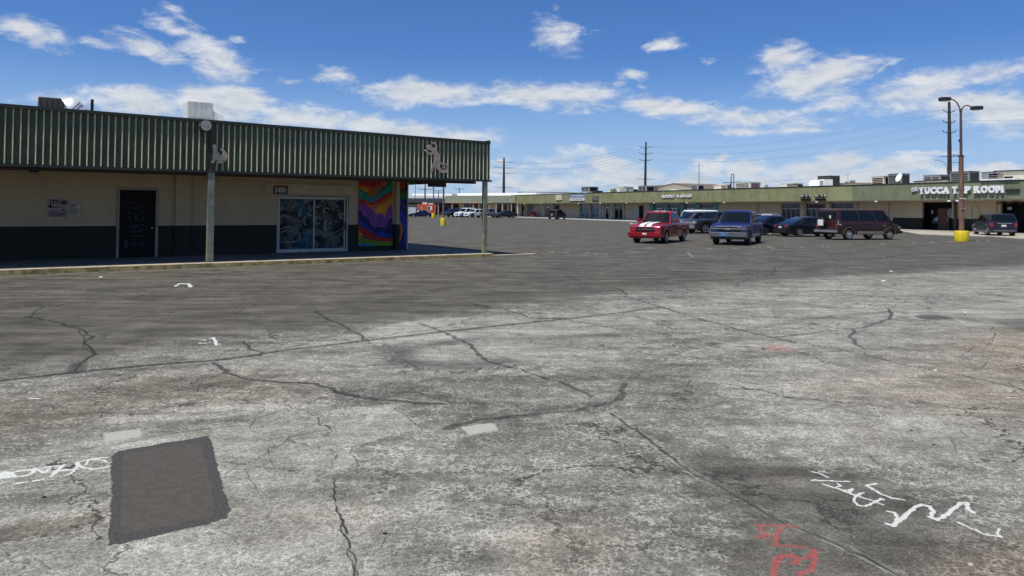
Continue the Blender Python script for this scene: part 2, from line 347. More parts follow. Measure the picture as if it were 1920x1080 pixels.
    C_([(1240, 842), (1300, 888), (1340, 905), (1380, 930), (1420, 953), (1460, 975), (1500, 992), (1560, 1016), (1650, 1060), (1720, 1095)], .012, .75, .015)
    C_([(1820, 655), (1830, 650), (1858, 645), (1864, 630), (1860, 612)], .02, .7, .04); C_([(1820, 655), (1808, 662), (1815, 672), (1850, 680), (1846, 686), (1825, 694)], .018, .7, .04)
    C_([(1665, 578), (1670, 598), (1640, 607), (1600, 616), (1540, 622), (1480, 630), (1455, 632)], .045, .85, .05, vary=.5)
    C_([(1600, 618), (1592, 632), (1602, 642), (1620, 653)], .06, .75, .05); C_([(1300, 598), (1370, 607), (1440, 614), (1560, 618)], .026, .8, .05); C_([(1440, 618), (1540, 612), (1600, 605), (1660, 600)], .03, .6, .07)
    C_([(1665, 578), (1680, 572), (1700, 565), (1680, 560), (1672, 556)], .02, .8, .04); C_([(1700, 568), (1740, 567), (1790, 561), (1840, 555), (1830, 545)], .018, .7, .05)
    C_([(1380, 536), (1390, 528), (1405, 522), (1450, 514), (1452, 504), (1470, 496), (1485, 491), (1550, 490), (1600, 492), (1650, 484), (1712, 477)], .045, .75, .08)
    C_([(1450, 500), (1440, 490), (1420, 487)], .03, .5, .08); C_([(1480, 496), (1560, 486), (1640, 500), (1730, 508)], .03, .5, .15)
    C_([(1290, 640), (1300, 645)], .01, .5); C_([(1540, 600), (1600, 590), (1660, 595)], .012, .5, .08); C_([(1500, 596), (1540, 585), (1620, 600)], .012, .45, .1)
    C_([(1660, 648), (1675, 640), (1690, 655)], .01, .5, .04); C_([(1515, 610), (1525, 598), (1560, 590)], .012, .5, .06)
    stroke(B, 3, [(1150, 780), (1200, 817), (1240, 850), (1300, 893), (1380, 934), (1460, 979), (1560, 1020), (1650, 1064), (1720, 1099)], .014, .55, .9, .02); stroke(B, 3, [(1250, 845), (1310, 890), (1385, 926), (1470, 972), (1560, 1011), (1700, 1076)], .010, .35, .9, .02)
    for (a, b) in (((905, 545), (990, 552)), ((1780, 530), (1920, 533)), ((600, 500), (690, 512)), ((620, 515), (690, 526)), ((1240, 545), (1330, 540))):
        C_([a, b], .02, .35, .12)
    for q in range(46):                                             # short hairlines across the old surface
        u = rng.uniform(-20, 1900); vv = rng.uniform(650, 1040) if u < 1100 else rng.uniform(560, 1040)
        a_ = rng.uniform(0, 6.28); P0 = G(u, vv)[:2]; L = rng.uniform(.15, .7) * (1 + (1040 - vv) / 300)
        pts = [P0]
        for i in range(4): a_ += rng.randn() * .5; pts.append(pts[-1] + L / 4 * np.array([math.cos(a_), math.sin(a_)]))
        stroke(A, 2, None, rng.uniform(.005, .010), rng.uniform(.35, .7), .6, .012, world=pts)
    # tyre marks: a turning loop and long sweeps
    T_ = lambda pts, w, amt: stroke(B, 2, pts, w, amt, 1.)
    T_([(1150, 628), (1000, 636), (900, 634), (820, 645), (765, 654), (747, 667), (760, 678), (830, 686), (900, 683), (960, 678)], .34, 1.0)
    T_([(760, 655), (748, 667), (757, 676)], .45, .9)
    T_([(640, 700), (720, 690), (830, 686), (1000, 675)], .12, .35)
    for yy, am in ((545, .35), (560, .3), (590, .45), (575, .3), (527, .3)): T_([(-60, yy + 22), (400, yy + 4), (900, yy - 22), (1300, yy - 34)], .38, am)
    T_([(640, 745), (900, 720), (1150, 700), (1300, 690)], .3, .3); T_([(300, 800), (600, 770), (700, 760)], .2, .3)
    T_([(1280, 640), (1500, 600), (1920, 560)], .18, .4); T_([(1300, 690), (1600, 640), (1920, 610)], .22, .3); T_([(1500, 585), (1700, 540), (1920, 520)], .14, .3)
    for q in range(16):
        u = rng.uniform(700, 1800); vv = rng.uniform(560, 1000); dx = rng.uniform(150, 420); dy = -dx * rng.uniform(.05, .22)
        T_([(u, vv), (u + dx * .5, vv + dy * .5 + rng.uniform(-8, 8)), (u + dx, vv + dy)], rng.uniform(.05, .16), rng.uniform(.15, .4))
    # oil spots
    region(B, 2, [(1712, 592), (1740, 589), (1780, 594), (1793, 599), (1750, 600), (1725, 598)], .04, 1.)
    region(B, 2, [(1800, 600), (1815, 598), (1850, 602), (1830, 604)], .05, .8); region(B, 2, [(1860, 600), (2000, 594), (2000, 632), (1900, 620)], .1, .9)
    region(B, 2, [(1320, 645), (1335, 641), (1354, 643), (1350, 647), (1330, 649)], .03, 1.)
    for p_ in ((1370, 637), (1255, 665), (1137, 666), (1218, 660), (918, 698), (327, 790), (122, 777), (60, 783), (1108, 669), (1170, 660), (1213, 657), (1238, 668), (1262, 664), (600, 745), (590, 748), (722, 1001), (760, 1029), (985, 876), (15, 720)):
        P0 = G(*p_)[:2]; stroke(B, 2, None, rng.uniform(.012, .03), 1., .6, 0, world=[P0, P0 + np.array([rng.uniform(.02, .09), .01])])
    for q in range(40):
        P0 = G(rng.uniform(600, 1900), rng.uniform(620, 760))[:2]; stroke(B, 2, None, rng.uniform(.008, .02), rng.uniform(.4, .9), .7, 0, world=[P0, P0 + np.array([rng.uniform(.01, .07), 0])])
    # newer asphalt patches
    outer = [(209, 856), (222, 846), (300, 832), (392, 817), (400, 838), (406, 868), (416, 905), (432, 955), (426, 971), (380, 985), (300, 1003), (235, 1018), (202, 1023), (205, 980), (210, 920), (208, 880)]
    region(B, 1, outer, .035, .55)
    region(B, 1, [(229, 850), (377, 827), (388, 868), (397, 905), (404, 960), (399, 968), (300, 988), (224, 1003), (226, 930)], .03, 1.)
    region(B, 1, [(161, 545), (165, 541), (323, 535), (326, 538), (165, 547)], .06, .6)
    for P_ in ([(193, 812), (263, 804), (266, 818), (197, 830)], [(862, 800), (925, 792), (934, 806), (880, 817)]): region(B, 3, P_, .012, 1.); region(A, 0, P_, .012, 1.2, 'set')
    A[2] *= 1 - np.clip(B[1] * 3, 0, 1)
    # white spray paint
    def sp(ox, oy, k, pts, w=.017, ch=3, A_=A, amt=1.): stroke(A_, ch, [(ox + a / k, oy + b / k) for a, b in pts], w, amt, .75, .006, vary=.25)
    L = lambda pts, w=.02: sp(0, 720, 3, pts, w)
    L([(5, 525), (20, 498), (55, 500), (45, 525), (10, 528)], .03); L([(60, 505), (100, 490), (170, 482), (190, 495), (150, 515), (85, 522), (70, 508)], .02); L([(185, 480), (240, 470), (300, 462)], .016); L([(195, 475), (250, 500), (285, 470)], .016)
    L([(285, 520), (330, 480), (360, 455), (315, 462)], .02); L([(310, 490), (400, 482), (430, 478)], .02); L([(415, 445), (440, 438), (430, 470), (400, 505), (365, 512)], .014)
    L([(435, 440), (520, 420), (600, 412)], .018); L([(430, 450), (480, 475), (540, 478), (610, 462)], .018); L([(480, 455), (500, 425), (580, 425), (600, 440)], .014)
    L([(90, 560), (150, 550)], .022); L([(190, 545), (242, 535)], .022); L([(170, 805 - 720 + 0), (228, 86)], .012)
    T = lambda pts, w=.02: sp(0, 720, 3, pts, w); stroke(A, 3, [(u / 3, 720 + v_ / 3) for u, v_ in [(0, 705), (120, 705), (190, 680), (230, 640), (180, 628), (90, 660)]], .02, .3, 1.)
    Q = lambda pts, w=.013: sp(1280, 720, 3, pts, w)
    Q([(715, 490), (770, 502), (820, 525)]); Q([(760, 488), (812, 497)], .012); Q([(725, 542), (830, 545), (935, 548)], .014)
    Q([(790, 562), (900, 598), (1000, 635), (1060, 652), (1130, 680)], .015); Q([(870, 560), (890, 572), (860, 582)], .012); Q([(900, 598), (955, 590), (935, 610)], .013)
    Q([(1020, 612), (975, 625), (964, 655), (985, 682), (1030, 688), (1075, 668), (1115, 645), (1130, 650)], .016)
    Q([(1088, 560), (1032, 570), (1100, 610), (1180, 642), (1248, 652)], .016)
    Q([(1150, 715), (1190, 722), (1212, 755), (1195, 785)], .018); Q([(1148, 785), (1185, 798), (1230, 760), (1300, 698), (1345, 678), (1390, 690), (1412, 722), (1392, 748), (1432, 766), (1500, 722), (1562, 668), (1600, 668), (1600, 700), (1636, 722)], .021)
    Q([(1550, 778), (1620, 812), (1700, 845), (1790, 860)], .014); Q([(1792, 858), (1768, 842), (1782, 815)], .013)
    for pts in ([(885, 825), (935, 745)], [(930, 990), (945, 930), (1000, 725)], [(1110, 440), (1145, 340), (1175, 265)], [(1230, 1010), (1300, 905)], [(1000, 70), (900, 60)]): stroke(A, 3, [(1280 + a / 3, 720 + b / 3) for a, b in pts], .006, .45, 1.)
    K = lambda pts: sp(0, 480, 3, pts, .028)
    K([(1105, 475), (1168, 471)]); K([(1118, 490), (1150, 492), (1182, 485)]); K([(1180, 466), (1200, 457), (1212, 480), (1215, 500), (1245, 492)])
    sp(0, 480, 3, [(982, 172), (1010, 156), (1060, 156), (1068, 168), (1090, 172)], .05); sp(0, 480, 3, [(1065, 160), (1070, 175)], .05)
    # red spray paint
    Rr = lambda pts, w: sp(1280, 720, 3, pts, w, 0, B, .9)
    Rr([(415, 792), (520, 797), (640, 803)], .017); Rr([(435, 800), (440, 828), (495, 848), (410, 858), (490, 868)], .014); Rr([(545, 815), (525, 870), (520, 905), (600, 910), (690, 918)], .018)
    Rr([(505, 1085), (520, 1010), (545, 970), (610, 962), (650, 995), (620, 1010)], .024); Rr([(735, 935), (742, 1000), (720, 1050), (660, 1068)], .024); Rr([(600, 965), (680, 985), (740, 950)], .016)
    region(B, 0, [(1425, 648), (1460, 645), (1500, 655), (1470, 662), (1440, 658)], .12, .35); region(B, 0, [(1655, 712), (1668, 708), (1672, 716)], .05, .4); region(B, 0, [(1560, 785), (1640, 800), (1680, 840), (1620, 835)], .25, .18)
    # faded parking lines
    for ln in ([(1310, 467.5), (1400, 465.5)], [(1410, 463), (1425, 465)], [(1438, 462), (1452, 467)], [(1468, 462), (1482, 463)], [(1492, 461.5), (1508, 463)], [(1540, 461), (1552, 463)], [(1568, 459), (1585, 460)], [(1700, 456), (1790, 453)], [(1820, 453), (1880, 449)], [(1160, 463), (1230, 465)], [(1620, 459), (1690, 457)], [(1100, 474), (1145, 478)], [(940, 478), (1010, 478)], [(1290, 474), (1300, 482)], [(1180, 470), (1200, 474)], [(1000, 470), (1070, 474)]):
        stroke(B, 3, ln, .09, .75, .6)
    for q in range(9):
        base = G(1000 + q * 55, 440 - q * 1.2)[:2]; stroke(B, 3, None, .06, .3, .7, world=[base, base + np.array([2.2, 3.8])])
    # pale dust along the kerb of the near building
    stroke(B, 3, [(-100, 523), (0, 519), (915, 482), (1000, 479)], .22, .45, 1.)
    for D in (A, B):
        for k in range(4):
            D[k][-6:, :] = 0
    for j in range(ND, nA): t = (j - ND) / (nA - ND); A[0][:, j] = A[0][:, ND - 1] * (1 - t) + A[0][:, 0] * t
    A[0][:7, :] = A[0][7, :ND].mean()
    # mesh
    vs = np.zeros((nR * nA + 1, 3)); vs[:-1, 0] = x; vs[:-1, 1] = y
    i = np.arange(nR - 1)[:, None] * nA; j = np.arange(nA)[None, :]; j2 = (j + 1) % nA
    quads = np.stack([i + j, i + nA + j, i + nA + j2, i + j2], -1).reshape(-1, 4)[:, ::-1]
    fan = np.stack([np.full(nA, nR * nA), (np.arange(nA) + 1) % nA, np.arange(nA)], -1)
    loops = np.concatenate([quads.ravel(), fan.ravel()]); nq = len(quads)
    me = bpy.data.meshes.new('ground'); me.vertices.add(len(vs)); me.vertices.foreach_set('co', vs.ravel())
    me.loops.add(len(loops)); me.loops.foreach_set('vertex_index', loops.astype(np.int32))
    me.polygons.add(nq + nA); me.polygons.foreach_set('loop_start', np.concatenate([np.arange(nq) * 4, nq * 4 + np.arange(nA) * 3]).astype(np.int32))
    me.update(calc_edges=True)
    for nm, D in (('wear', A), ('stain', B)):
        at = me.attributes.new(nm, 'FLOAT_COLOR', 'POINT'); c = np.zeros((len(vs), 4), np.float32); c[:-1] = D.reshape(4, -1).T; at.data.foreach_set('color', c.ravel())
    o = bpy.data.objects.new('ground', me); COL.objects.link(o); tag(o, kind='structure')
    # material
    m = bpy.data.materials.new('old_asphalt'); m.use_nodes = True; m.node_tree.nodes.clear(); q = NG(m.node_tree)
    b = q.n('ShaderNodeBsdfPrincipled'); out = q.n('ShaderNodeOutputMaterial'); m.node_tree.links.new(b.outputs[0], out.inputs[0])
    pos = q.n('ShaderNodeTexCoord').outputs['Object']
    def attr(nm):
        a = q.n('ShaderNodeAttribute', attribute_name=nm); s = q.n('ShaderNodeSeparateColor'); m.node_tree.links.new(a.outputs['Color'], s.inputs[0]); return s.outputs[0], s.outputs[1], s.outputs[2], a.outputs['Alpha']
    light, brown, crack, white = attr('wear'); red, patch, oil, faded = attr('stain')
    n_big = q.noise(pos, .35, 5, .6); n_mid = q.noise(pos, 2.2, 5, .62); n_fine = q.noise(pos, 14, 5, .7); n_grain = q.noise(pos, 75, 4, .8)
    stk = q.noise(q.mapping(pos, rot=(0, 0, R(-33)), scale=(.35, 3.2, 1)), 1., 6, .62)
    stk2 = q.noise(q.mapping(pos, rot=(0, 0, R(-12)), scale=(.5, 5.5, 1)), 1., 6, .62)
    lm = q.math('ADD', light, q.math('MULTIPLY', q.math('SUBTRACT', stk, .5), .5)); lm = q.math('ADD', lm, q.math('MULTIPLY', q.math('SUBTRACT', stk2, .5), .45))
    lm = q.math('ADD', lm, q.math('MULTIPLY', q.math('SUBTRACT', n_mid, .5), .5)); lm = q.math('ADD', lm, q.math('MULTIPLY', q.math('SUBTRACT', n_fine, .5), .25))
    lm = q.math('MULTIPLY', lm, q.step(light, .02, .3, .35, 1.))
    lmc = q.step(lm, .0, 1.15)
    dark = q.mix(q.step(stk, .35, .65), (.062, .057, .047), (.110, .103, .086)); dark = q.mix(q.step(n_mid, .35, .7, 0, .6), dark, (.132, .126, .108))
    lite = q.mix(q.step(n_big, .35, .65), (.240, .236, .212), (.305, .300, .269))
    col = q.mix(lmc, dark, lite)
    mid = q.mix(lmc, (.5, .5, .5), (.56, .53, .50))
    # worn fines between the stones: pale wriggling lines in the old part
    vo = q.n('ShaderNodeTexVoronoi', feature='DISTANCE_TO_EDGE'); q.put(vo.inputs['Vector'], q.vm('ADD', pos, q.comb(q.math('MULTIPLY', q.noise(pos, 26, 3), .10), q.math('MULTIPLY', q.noise(q.mapping(pos, loc=(4, 4, 4)), 26, 3), .10), 0.))); vo.inputs['Scale'].default_value = 19
    wig = q.step(vo.outputs['Distance'], .0, .15, 1., 0.)
    wig = q.math('MULTIPLY', wig, q.step(q.noise(pos, 5, 6, .75), .42, .57)); wig = q.math('MULTIPLY', wig, q.step(light, .12, .5, 0, .9))
    wigm = wig
    ta = q.noise(pos, 8.5, 6, .72, .4); tb = q.noise(q.mapping(pos, loc=(3, 8, 2)), 30, 5, .75, .3); amp = q.step(light, .05, .5, .45, 1.)
    col = q.mix(amp, col, q.mix(q.step(ta, .36, .60), (.80, .80, .79), (1.08, 1.08, 1.07)), 'MULTIPLY')
    col = q.mix(amp, col, q.mix(q.step(tb, .36, .62), (.72, .72, .71), (1.21, 1.21, 1.20)), 'MULTIPLY')
    col = q.mix(wigm, col, (.42, .415, .375))
    mac = q.noise(pos, .9, 5, .62, .6); mac2 = q.noise(q.mapping(pos, rot=(0, 0, R(-28)), scale=(.55, 2.6, 1)), 1., 5, .65, .4)
    col = q.mix(.9, col, q.mix(q.step(mac, .32, .66), (.72, .715, .70), (1.14, 1.14, 1.14)), 'MULTIPLY'); col = q.mix(.9, col, q.mix(q.step(mac2, .32, .66), (.74, .735, .72), (1.16, 1.16, 1.16)), 'MULTIPLY')
    def web(scale, wdt, loc, m0, m1, warp):
        w_ = q.vm('ADD', q.mapping(pos, loc=loc), q.comb(q.math('MULTIPLY', q.noise(pos, scale * 2.2, 5, .7), warp / scale), q.math('MULTIPLY', q.noise(q.mapping(pos, loc=(7, 7, 7)), scale * 2.2, 5, .7), warp / scale), 0.))
        v_ = q.n('ShaderNodeTexVoronoi', feature='DISTANCE_TO_EDGE'); q.put(v_.inputs['Vector'], q.xyz(w_)[0] if 0 else w_); v_.inputs['Scale'].default_value = scale; v_.voronoi_dimensions = '2D'
        return q.math('MULTIPLY', q.step(v_.outputs['Distance'], wdt * .35, wdt, 1., 0.), q.step(q.noise(q.mapping(pos, loc=loc), .5, 3, .6), m0, m1))
    wb = q.math('MAXIMUM', q.math('MULTIPLY', web(.42, .012, (2, 3, 0), .44, .52, .7), .9), q.math('MULTIPLY', web(1.7, .022, (9, 1, 0), .52, .60, .6), .7))
    wb = q.math('MULTIPLY', wb, q.step(patch, .0, .1, 1., 0.))
    col = q.mix(q.math('MULTIPLY', wb, q.step(n_fine, .3, .5, .4, 1.)), col, (.038, .037, .033))
    vo2 = q.n('ShaderNodeTexVoronoi', feature='F1'); q.put(vo2.inputs['Vector'], pos); vo2.inputs['Scale'].default_value = 55
    col = q.mix(.75, col, q.mix(q.step(vo2.outputs['Distance'], .1, .7), (.78, .78, .78), (1.22, 1.2, 1.17)), 'MULTIPLY')
    col = q.mix(.9, col, q.mix(q.step(n_grain, .33, .67), (.62, .62, .62), (1.4, 1.38, 1.34)), 'MULTIPLY')
    speck = q.math('MULTIPLY', q.step(q.noise(pos, 120, 2, .5), .66, .74), .55); col = q.mix(speck, col, (.42, .41, .38))
    pit = q.math('MULTIPLY', q.step(q.noise(q.mapping(pos, loc=(9, 2, 5)), 48, 3, .6), .62, .72), .5); col = q.mix(pit, col, (.03, .03, .03))
    bm = q.math('MULTIPLY', brown, q.step(q.math('ADD', n_mid, q.math('MULTIPLY', stk, .5)), .5, .95, .25, 1.))
    col = q.mix(bm, col, q.mix(1., col, (1.05, .86, .70), 'MULTIPLY'))
    oran = q.math('MULTIPLY', q.step(brown, .8, 1.), q.step(n_mid, .55, .75, 0, .5)); col = q.mix(oran, col, (.24, .155, .085))
    ol = q.math('MULTIPLY', oil, q.step(q.math('ADD', stk, q.math('MULTIPLY', n_mid, .5)), .4, .95, .3, .9)); ol = q.math('MULTIPLY', ol, .9)
    col = q.mix(ol, col, (.05, .045, .042))
    fd = q.math('MULTIPLY', faded, q.math('MAXIMUM', q.step(q.noise(pos, 5, 5, .7), .42, .6), q.step(faded, .82, .97))); col = q.mix(fd, col, (.38, .37, .31))
    pc = q.mix(q.step(n_fine, .35, .7), (.084, .074, .060), (.112, .100, .084)); pc = q.mix(q.step(n_grain, .3, .7, .0, .6), pc, (.045, .04, .036)); pc = q.mix(q.step(q.noise(pos, 120, 2, .5), .66, .75), pc, (.2, .19, .17))
    pr = q.mix(q.step(n_grain, .35, .6), (.028, .027, .025), (.085, .084, .076))
    pj = q.math('ADD', patch, q.math('ADD', q.math('MULTIPLY', q.math('SUBTRACT', n_fine, .5), .5), q.math('MULTIPLY', q.math('SUBTRACT', ta, .5), .7)))
    col = q.mix(q.step(pj, .22, .32), col, pr); col = q.mix(q.step(pj, .60, .70), col, pc)
    ckj = q.math('MULTIPLY', crack, q.step(n_fine, .2, .5, .55, 1.)); col = q.mix(q.math('MULTIPLY', ckj, .93), col, (.022, .021, .020))
    pal = q.math('MULTIPLY', q.step(q.math('ABSOLUTE', q.math('SUBTRACT', crack, .22)), .0, .16, .6, 0.), q.step(light, .15, .4)); pal = q.math('MULTIPLY', pal, q.step(n_fine, .4, .6))
    col = q.mix(pal, col, (.34, .33, .30))
    wj = q.step(q.math('ADD', white, q.math('ADD', q.math('MULTIPLY', q.math('SUBTRACT', n_grain, .5), .8), q.math('MULTIPLY', q.math('SUBTRACT', tb, .5), .9))), .28, .7); wj = q.math('MULTIPLY', wj, q.step(white, .0, .12)); col = q.mix(q.math('MULTIPLY', wj, .84), col, (.64, .65, .60))
    rj = q.math('MULTIPLY', q.step(red, .05, .8), q.step(q.math('ADD', n_grain, q.math('MULTIPLY', tb, .6)), .5, .85, .35, 1.)); col = q.mix(q.math('MULTIPLY', rj, .68), col, (.40, .065, .06))
    q.put(b.inputs['Base Color'], col); b.inputs['Roughness'].default_value = .9; b.inputs['Specular IOR Level'].default_value = .22
    h = q.math('ADD', q.math('MULTIPLY', n_grain, .5), q.math('MULTIPLY', crack, -1.5)); h = q.math('ADD', h, q.math('MULTIPLY', vo2.outputs['Distance'], .3))
    bp = q.n('ShaderNodeBump'); bp.inputs['Strength'].default_value = .55; bp.inputs['Distance'].default_value = .012; q.put(bp.inputs['Height'], h); m.node_tree.links.new(bp.outputs[0], b.inputs['Normal'])
    me.materials.append(m)
    return o
make_ground()
# ------------------------------------------------------------------ paint and building materials
def block_mat(name, c1, c2, mortar, bw=.40, bh=.10):
    m = bpy.data.materials.new(name); m.use_nodes = True; m.node_tree.nodes.clear(); q = NG(m.node_tree)
    b = q.n('ShaderNodeBsdfPrincipled'); o = q.n('ShaderNodeOutputMaterial'); m.node_tree.links.new(b.outputs[0], o.inputs[0])
    p = q.n('ShaderNodeTexCoord').outputs['Object']; x, y, z = q.xyz(p)
    br = q.n('ShaderNodeTexBrick'); q.put(br.inputs['Vector'], q.comb(q.math('ADD', x, y), z, 0.)); br.inputs['Scale'].default_value = 1
    br.inputs['Brick Width'].default_value = bw; br.inputs['Row Height'].default_value = bh; br.inputs['Mortar Size'].default_value = .006; br.inputs['Mortar Smooth'].default_value = .3
    br.inputs['Color1'].default_value = (*c1, 1); br.inputs['Color2'].default_value = (*c2, 1); br.inputs['Mortar'].default_value = (*mortar, 1)
    c = q.mix(.8, br.outputs[0], q.mix(q.noise(q.mapping(p, scale=(1.2, 1.2, .5)), 1.3, 5, .6), (.72, .72, .72), (1.2, 1.2, 1.2)), 'MULTIPLY')
    q.put(b.inputs['Base Color'], c); b.inputs['Roughness'].default_value = .85
    bp = q.n('ShaderNodeBump'); bp.inputs['Strength'].default_value = .5; bp.inputs['Distance'].default_value = .008; bp.invert = True
    q.put(bp.inputs['Height'], br.outputs['Fac']); m.node_tree.links.new(bp.outputs[0], b.inputs['Normal']); return m
beige_block = block_mat('beige_painted_block', (.53, .41, .25), (.50, .385, .238), (.37, .29, .18))
tan_block = block_mat('tan_painted_block', (.60, .48, .32), (.58, .465, .31), (.46, .38, .26), .4, .2)
dkgreen_block = block_mat('dark_green_painted_block', (.024, .026, .016), (.021, .023, .014), (.013, .015, .010))
M_green = mat('green_sheet_metal', (.082, .080, .034), .55, 0., .22, 1.6, streak=.45, spec=.35)
M_rib_sunlit = mat('sunlit_rib_green', (.54, .54, .33), .55, 0., .15, 3, spec=.4)  # rib colour brightened to carry the sun catching the folds
M_flash = mat('dark_green_flashing', (.036, .038, .022), .5)
M_post = mat('grey_green_post_paint', (.25, .245, .16), .6, 0., .25, 6, streak=.4)
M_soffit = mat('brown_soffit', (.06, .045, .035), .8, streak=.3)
M_pale_green = mat('sunbleached_green_sheet', (.27, .27, .135), .7, 0., .16, .7, streak=.42, dirt=(.07, .07, .045), spec=.25)
M_pale_green2 = mat('greyer_green_sheet', (.28, .30, .21), .7, 0., .12, .7, streak=.3, dirt=(.09, .09, .07), spec=.25)
M_concrete = mat('concrete', (.40, .36, .29), .9, 0., .22, 2.5, bump=.3, streak=.0)
M_walk = mat('walk_concrete', (.17, .155, .135), .9, 0., .25, 1.2, bump=.3)
M_yellow_kerb = mat('worn_yellow_kerb_paint', (.46, .33, .12), .85, 0., .45, 5, bump=.3)
M_kerb = mat('pale_kerb_concrete', (.50, .43, .29), .9, 0., .25, 4, bump=.3)
M_white = mat('white_paint', (.72, .72, .68), .6, var=.08)
M_white_roof = mat('white_roof_coating', (.80, .80, .77), .8, var=.06, streak=.1)
M_cream = mat('cream_paint', (.62, .57, .43), .8, var=.1, streak=.2)
M_black = mat('black_paint', (.006, .006, .006), .7, spec=.2)
M_dark_metal = mat('dark_brown_metal', (.03, .025, .022), .6)
M_galv = mat('galvanised_metal', (.42, .43, .42), .5, .3, .15, 5, streak=.3)
M_grey_metal = mat('weathered_grey_metal', (.26, .27, .26), .6, .2, .2, 4, streak=.4)
M_bright = mat('bright_white_metal', (.85, .85, .83), .4)
M_alu = mat('aluminium_frame', (.50, .50, .48), .45, .5)
M_glass = mat('dark_shop_glass', (.015, .018, .022), .06, var=.2, scale=1.)
M_glass_blue = mat('curtained_glass', (.16, .20, .24), .12, var=.5, scale=2.2)
M_rust = mat('cut_steel', (.50, .385, .27), .8, .0, .3, 4)
M_red = mat('red_paint', (.35, .035, .03), .5)
M_orange = mat('orange_paint', (.62, .12, .045), .6)
M_yellow = mat('yellow_paint', (.80, .62, .02), .6, 0., .12, 3, bump=.2, streak=.25, dirt=(.35, .27, .05))
M_teal = mat('teal_paint', (.10, .33, .30), .7)
M_wood_door = mat('brown_door', (.13, .065, .035), .7)
M_tan_trim = mat('tan_trim', (.52, .41, .28), .8)
M_blue = mat('blue_sign_paint', (.04, .09, .25), .6)
M_pole_brown = mat('brown_weathered_pole', (.20, .105, .075), .7, 0., .3, 2, streak=.5, dirt=(.33, .24, .18))
M_utility = mat('dark_steel_pole', (.035, .028, .028), .7)
M_lt_pole = mat('pale_steel_pole', (.55, .57, .58), .6)

# ------------------------------------------------------------------ the near building on the left
FL = Frame(-9.54, 22.80, 34.1)
def Lc(u, v, y): return FL.at(u, v, y)
store = empty('retail_building', (FL.o[0], FL.o[1], 0), FL.a, 'long shop building in front left with dark green ribbed canopy and beige block walls', 'building')
XL, XR, WE = -16.0, 10.35, 8.55                                   # left end, canopy right end, wall right end
ZS, ZB, ZT = .13, 3.03, 4.62                                      # walk, fascia bottom and top
def zt(x): return 4.70 - .0075 * (x + 16)
# fascia: sheet with standing ribs, as one continuous folded sheet
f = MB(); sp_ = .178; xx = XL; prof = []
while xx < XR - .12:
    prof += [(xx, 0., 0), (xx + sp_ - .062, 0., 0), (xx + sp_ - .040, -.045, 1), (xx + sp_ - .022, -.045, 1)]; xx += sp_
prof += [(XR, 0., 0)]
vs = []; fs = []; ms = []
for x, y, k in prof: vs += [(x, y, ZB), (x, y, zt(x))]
for i in range(len(prof) - 1): f.add([vs[2 * i], vs[2 * i + 2], vs[2 * i + 3], vs[2 * i + 1]], [(0, 1, 2, 3)], M_rib_sunlit if i % 4 in (1, 2) else M_green)  # left slope and front painted as sunlit, right slope left dark green
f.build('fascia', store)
f = MB(); f.box(XL, XR + .02, .02, .10, ZB + .01, 4.5, M_flash)
f.box(XR, XR + .05, -.06, 8.6, ZB - .02, 4.50, M_green); f.box(XL, XR + .14, -.09, .06, ZB - .075, ZB - .01, M_flash)
f.build('fascia_backing', store)
f = MB(); n = 26
for i in range(n):
    xa, xb = XL + (XR + .07 - XL) * i / n, XL + (XR + .07 - XL) * (i + 1) / n
    f.add([(xa, -.075, zt(xa) - .05), (xb, -.075, zt(xb) - .05), (xb, -.075, zt(xb) + .05), (xa, -.075, zt(xa) + .05), (xa, .22, zt(xa) + .05), (xb, .22, zt(xb) + .05), (xb, .22, zt(xb) - .05), (xa, .22, zt(xa) - .05)],
          [(0, 1, 2, 3), (3, 2, 5, 4), (4, 5, 6, 7), (1, 0, 7, 6)], M_flash)
f.box(XR - .02, XR + .075, -.07, 8.6, 4.45, 4.60, M_flash)
f.build('roof_coping', store)
MB().box(XL, XR, .23, 20, 4.25, 4.42, M_white_roof).build('roof', store)
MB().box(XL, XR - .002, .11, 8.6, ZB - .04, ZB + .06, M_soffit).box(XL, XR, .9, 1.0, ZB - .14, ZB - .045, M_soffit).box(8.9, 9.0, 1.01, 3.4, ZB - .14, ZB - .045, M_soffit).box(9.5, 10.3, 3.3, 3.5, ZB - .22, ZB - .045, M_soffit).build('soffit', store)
# walls: upper beige, lower dark green, cut round the openings
YW = 3.5; ZW = 1.204
dx0, dx1 = -2.20, -1.09; dz = 2.43
wx0, wx1 = 3.10, 5.93
mx0, mx1 = 6.36, 7.93
def wall_rects(m, z0, z1, y, mt):
    def op(x0, x1, za, zb):
        a, b = max(za, z0), min(zb, z1)
        if b > a: m.box(x0, x1, y, y + .2, a, b, mt)
    op(XL, dx0 - .09, ZS, ZB); op(dx0 - .09, dx1 + .09, dz + .09, ZB); op(dx1 + .09, wx0 - .02, ZS, ZB)
    op(wx0 - .02, wx1 + .02, 2.33, ZB); op(wx1 + .02, WE, ZS, ZB)
m = MB(); wall_rects(m, ZW, ZB, YW, beige_block); m.box(wx1 + .25, WE - .01, YW + .21, 14, ZS, ZB, beige_block); m.box(XL, 6, 12, 12.2, ZS, 4.2, beige_block); m.build('wall', store)
m = MB(); wall_rects(m, ZS, ZW - .003, YW - .012, dkgreen_block); m.build('painted_base', store)
m = MB(); m.box(-.475, .015, YW - .13, YW - .013, ZW, ZB, beige_block); m.box(-.477, .017, YW - .135, YW - .013, ZS, ZW - .003, dkgreen_block); m.build('pilaster', store)
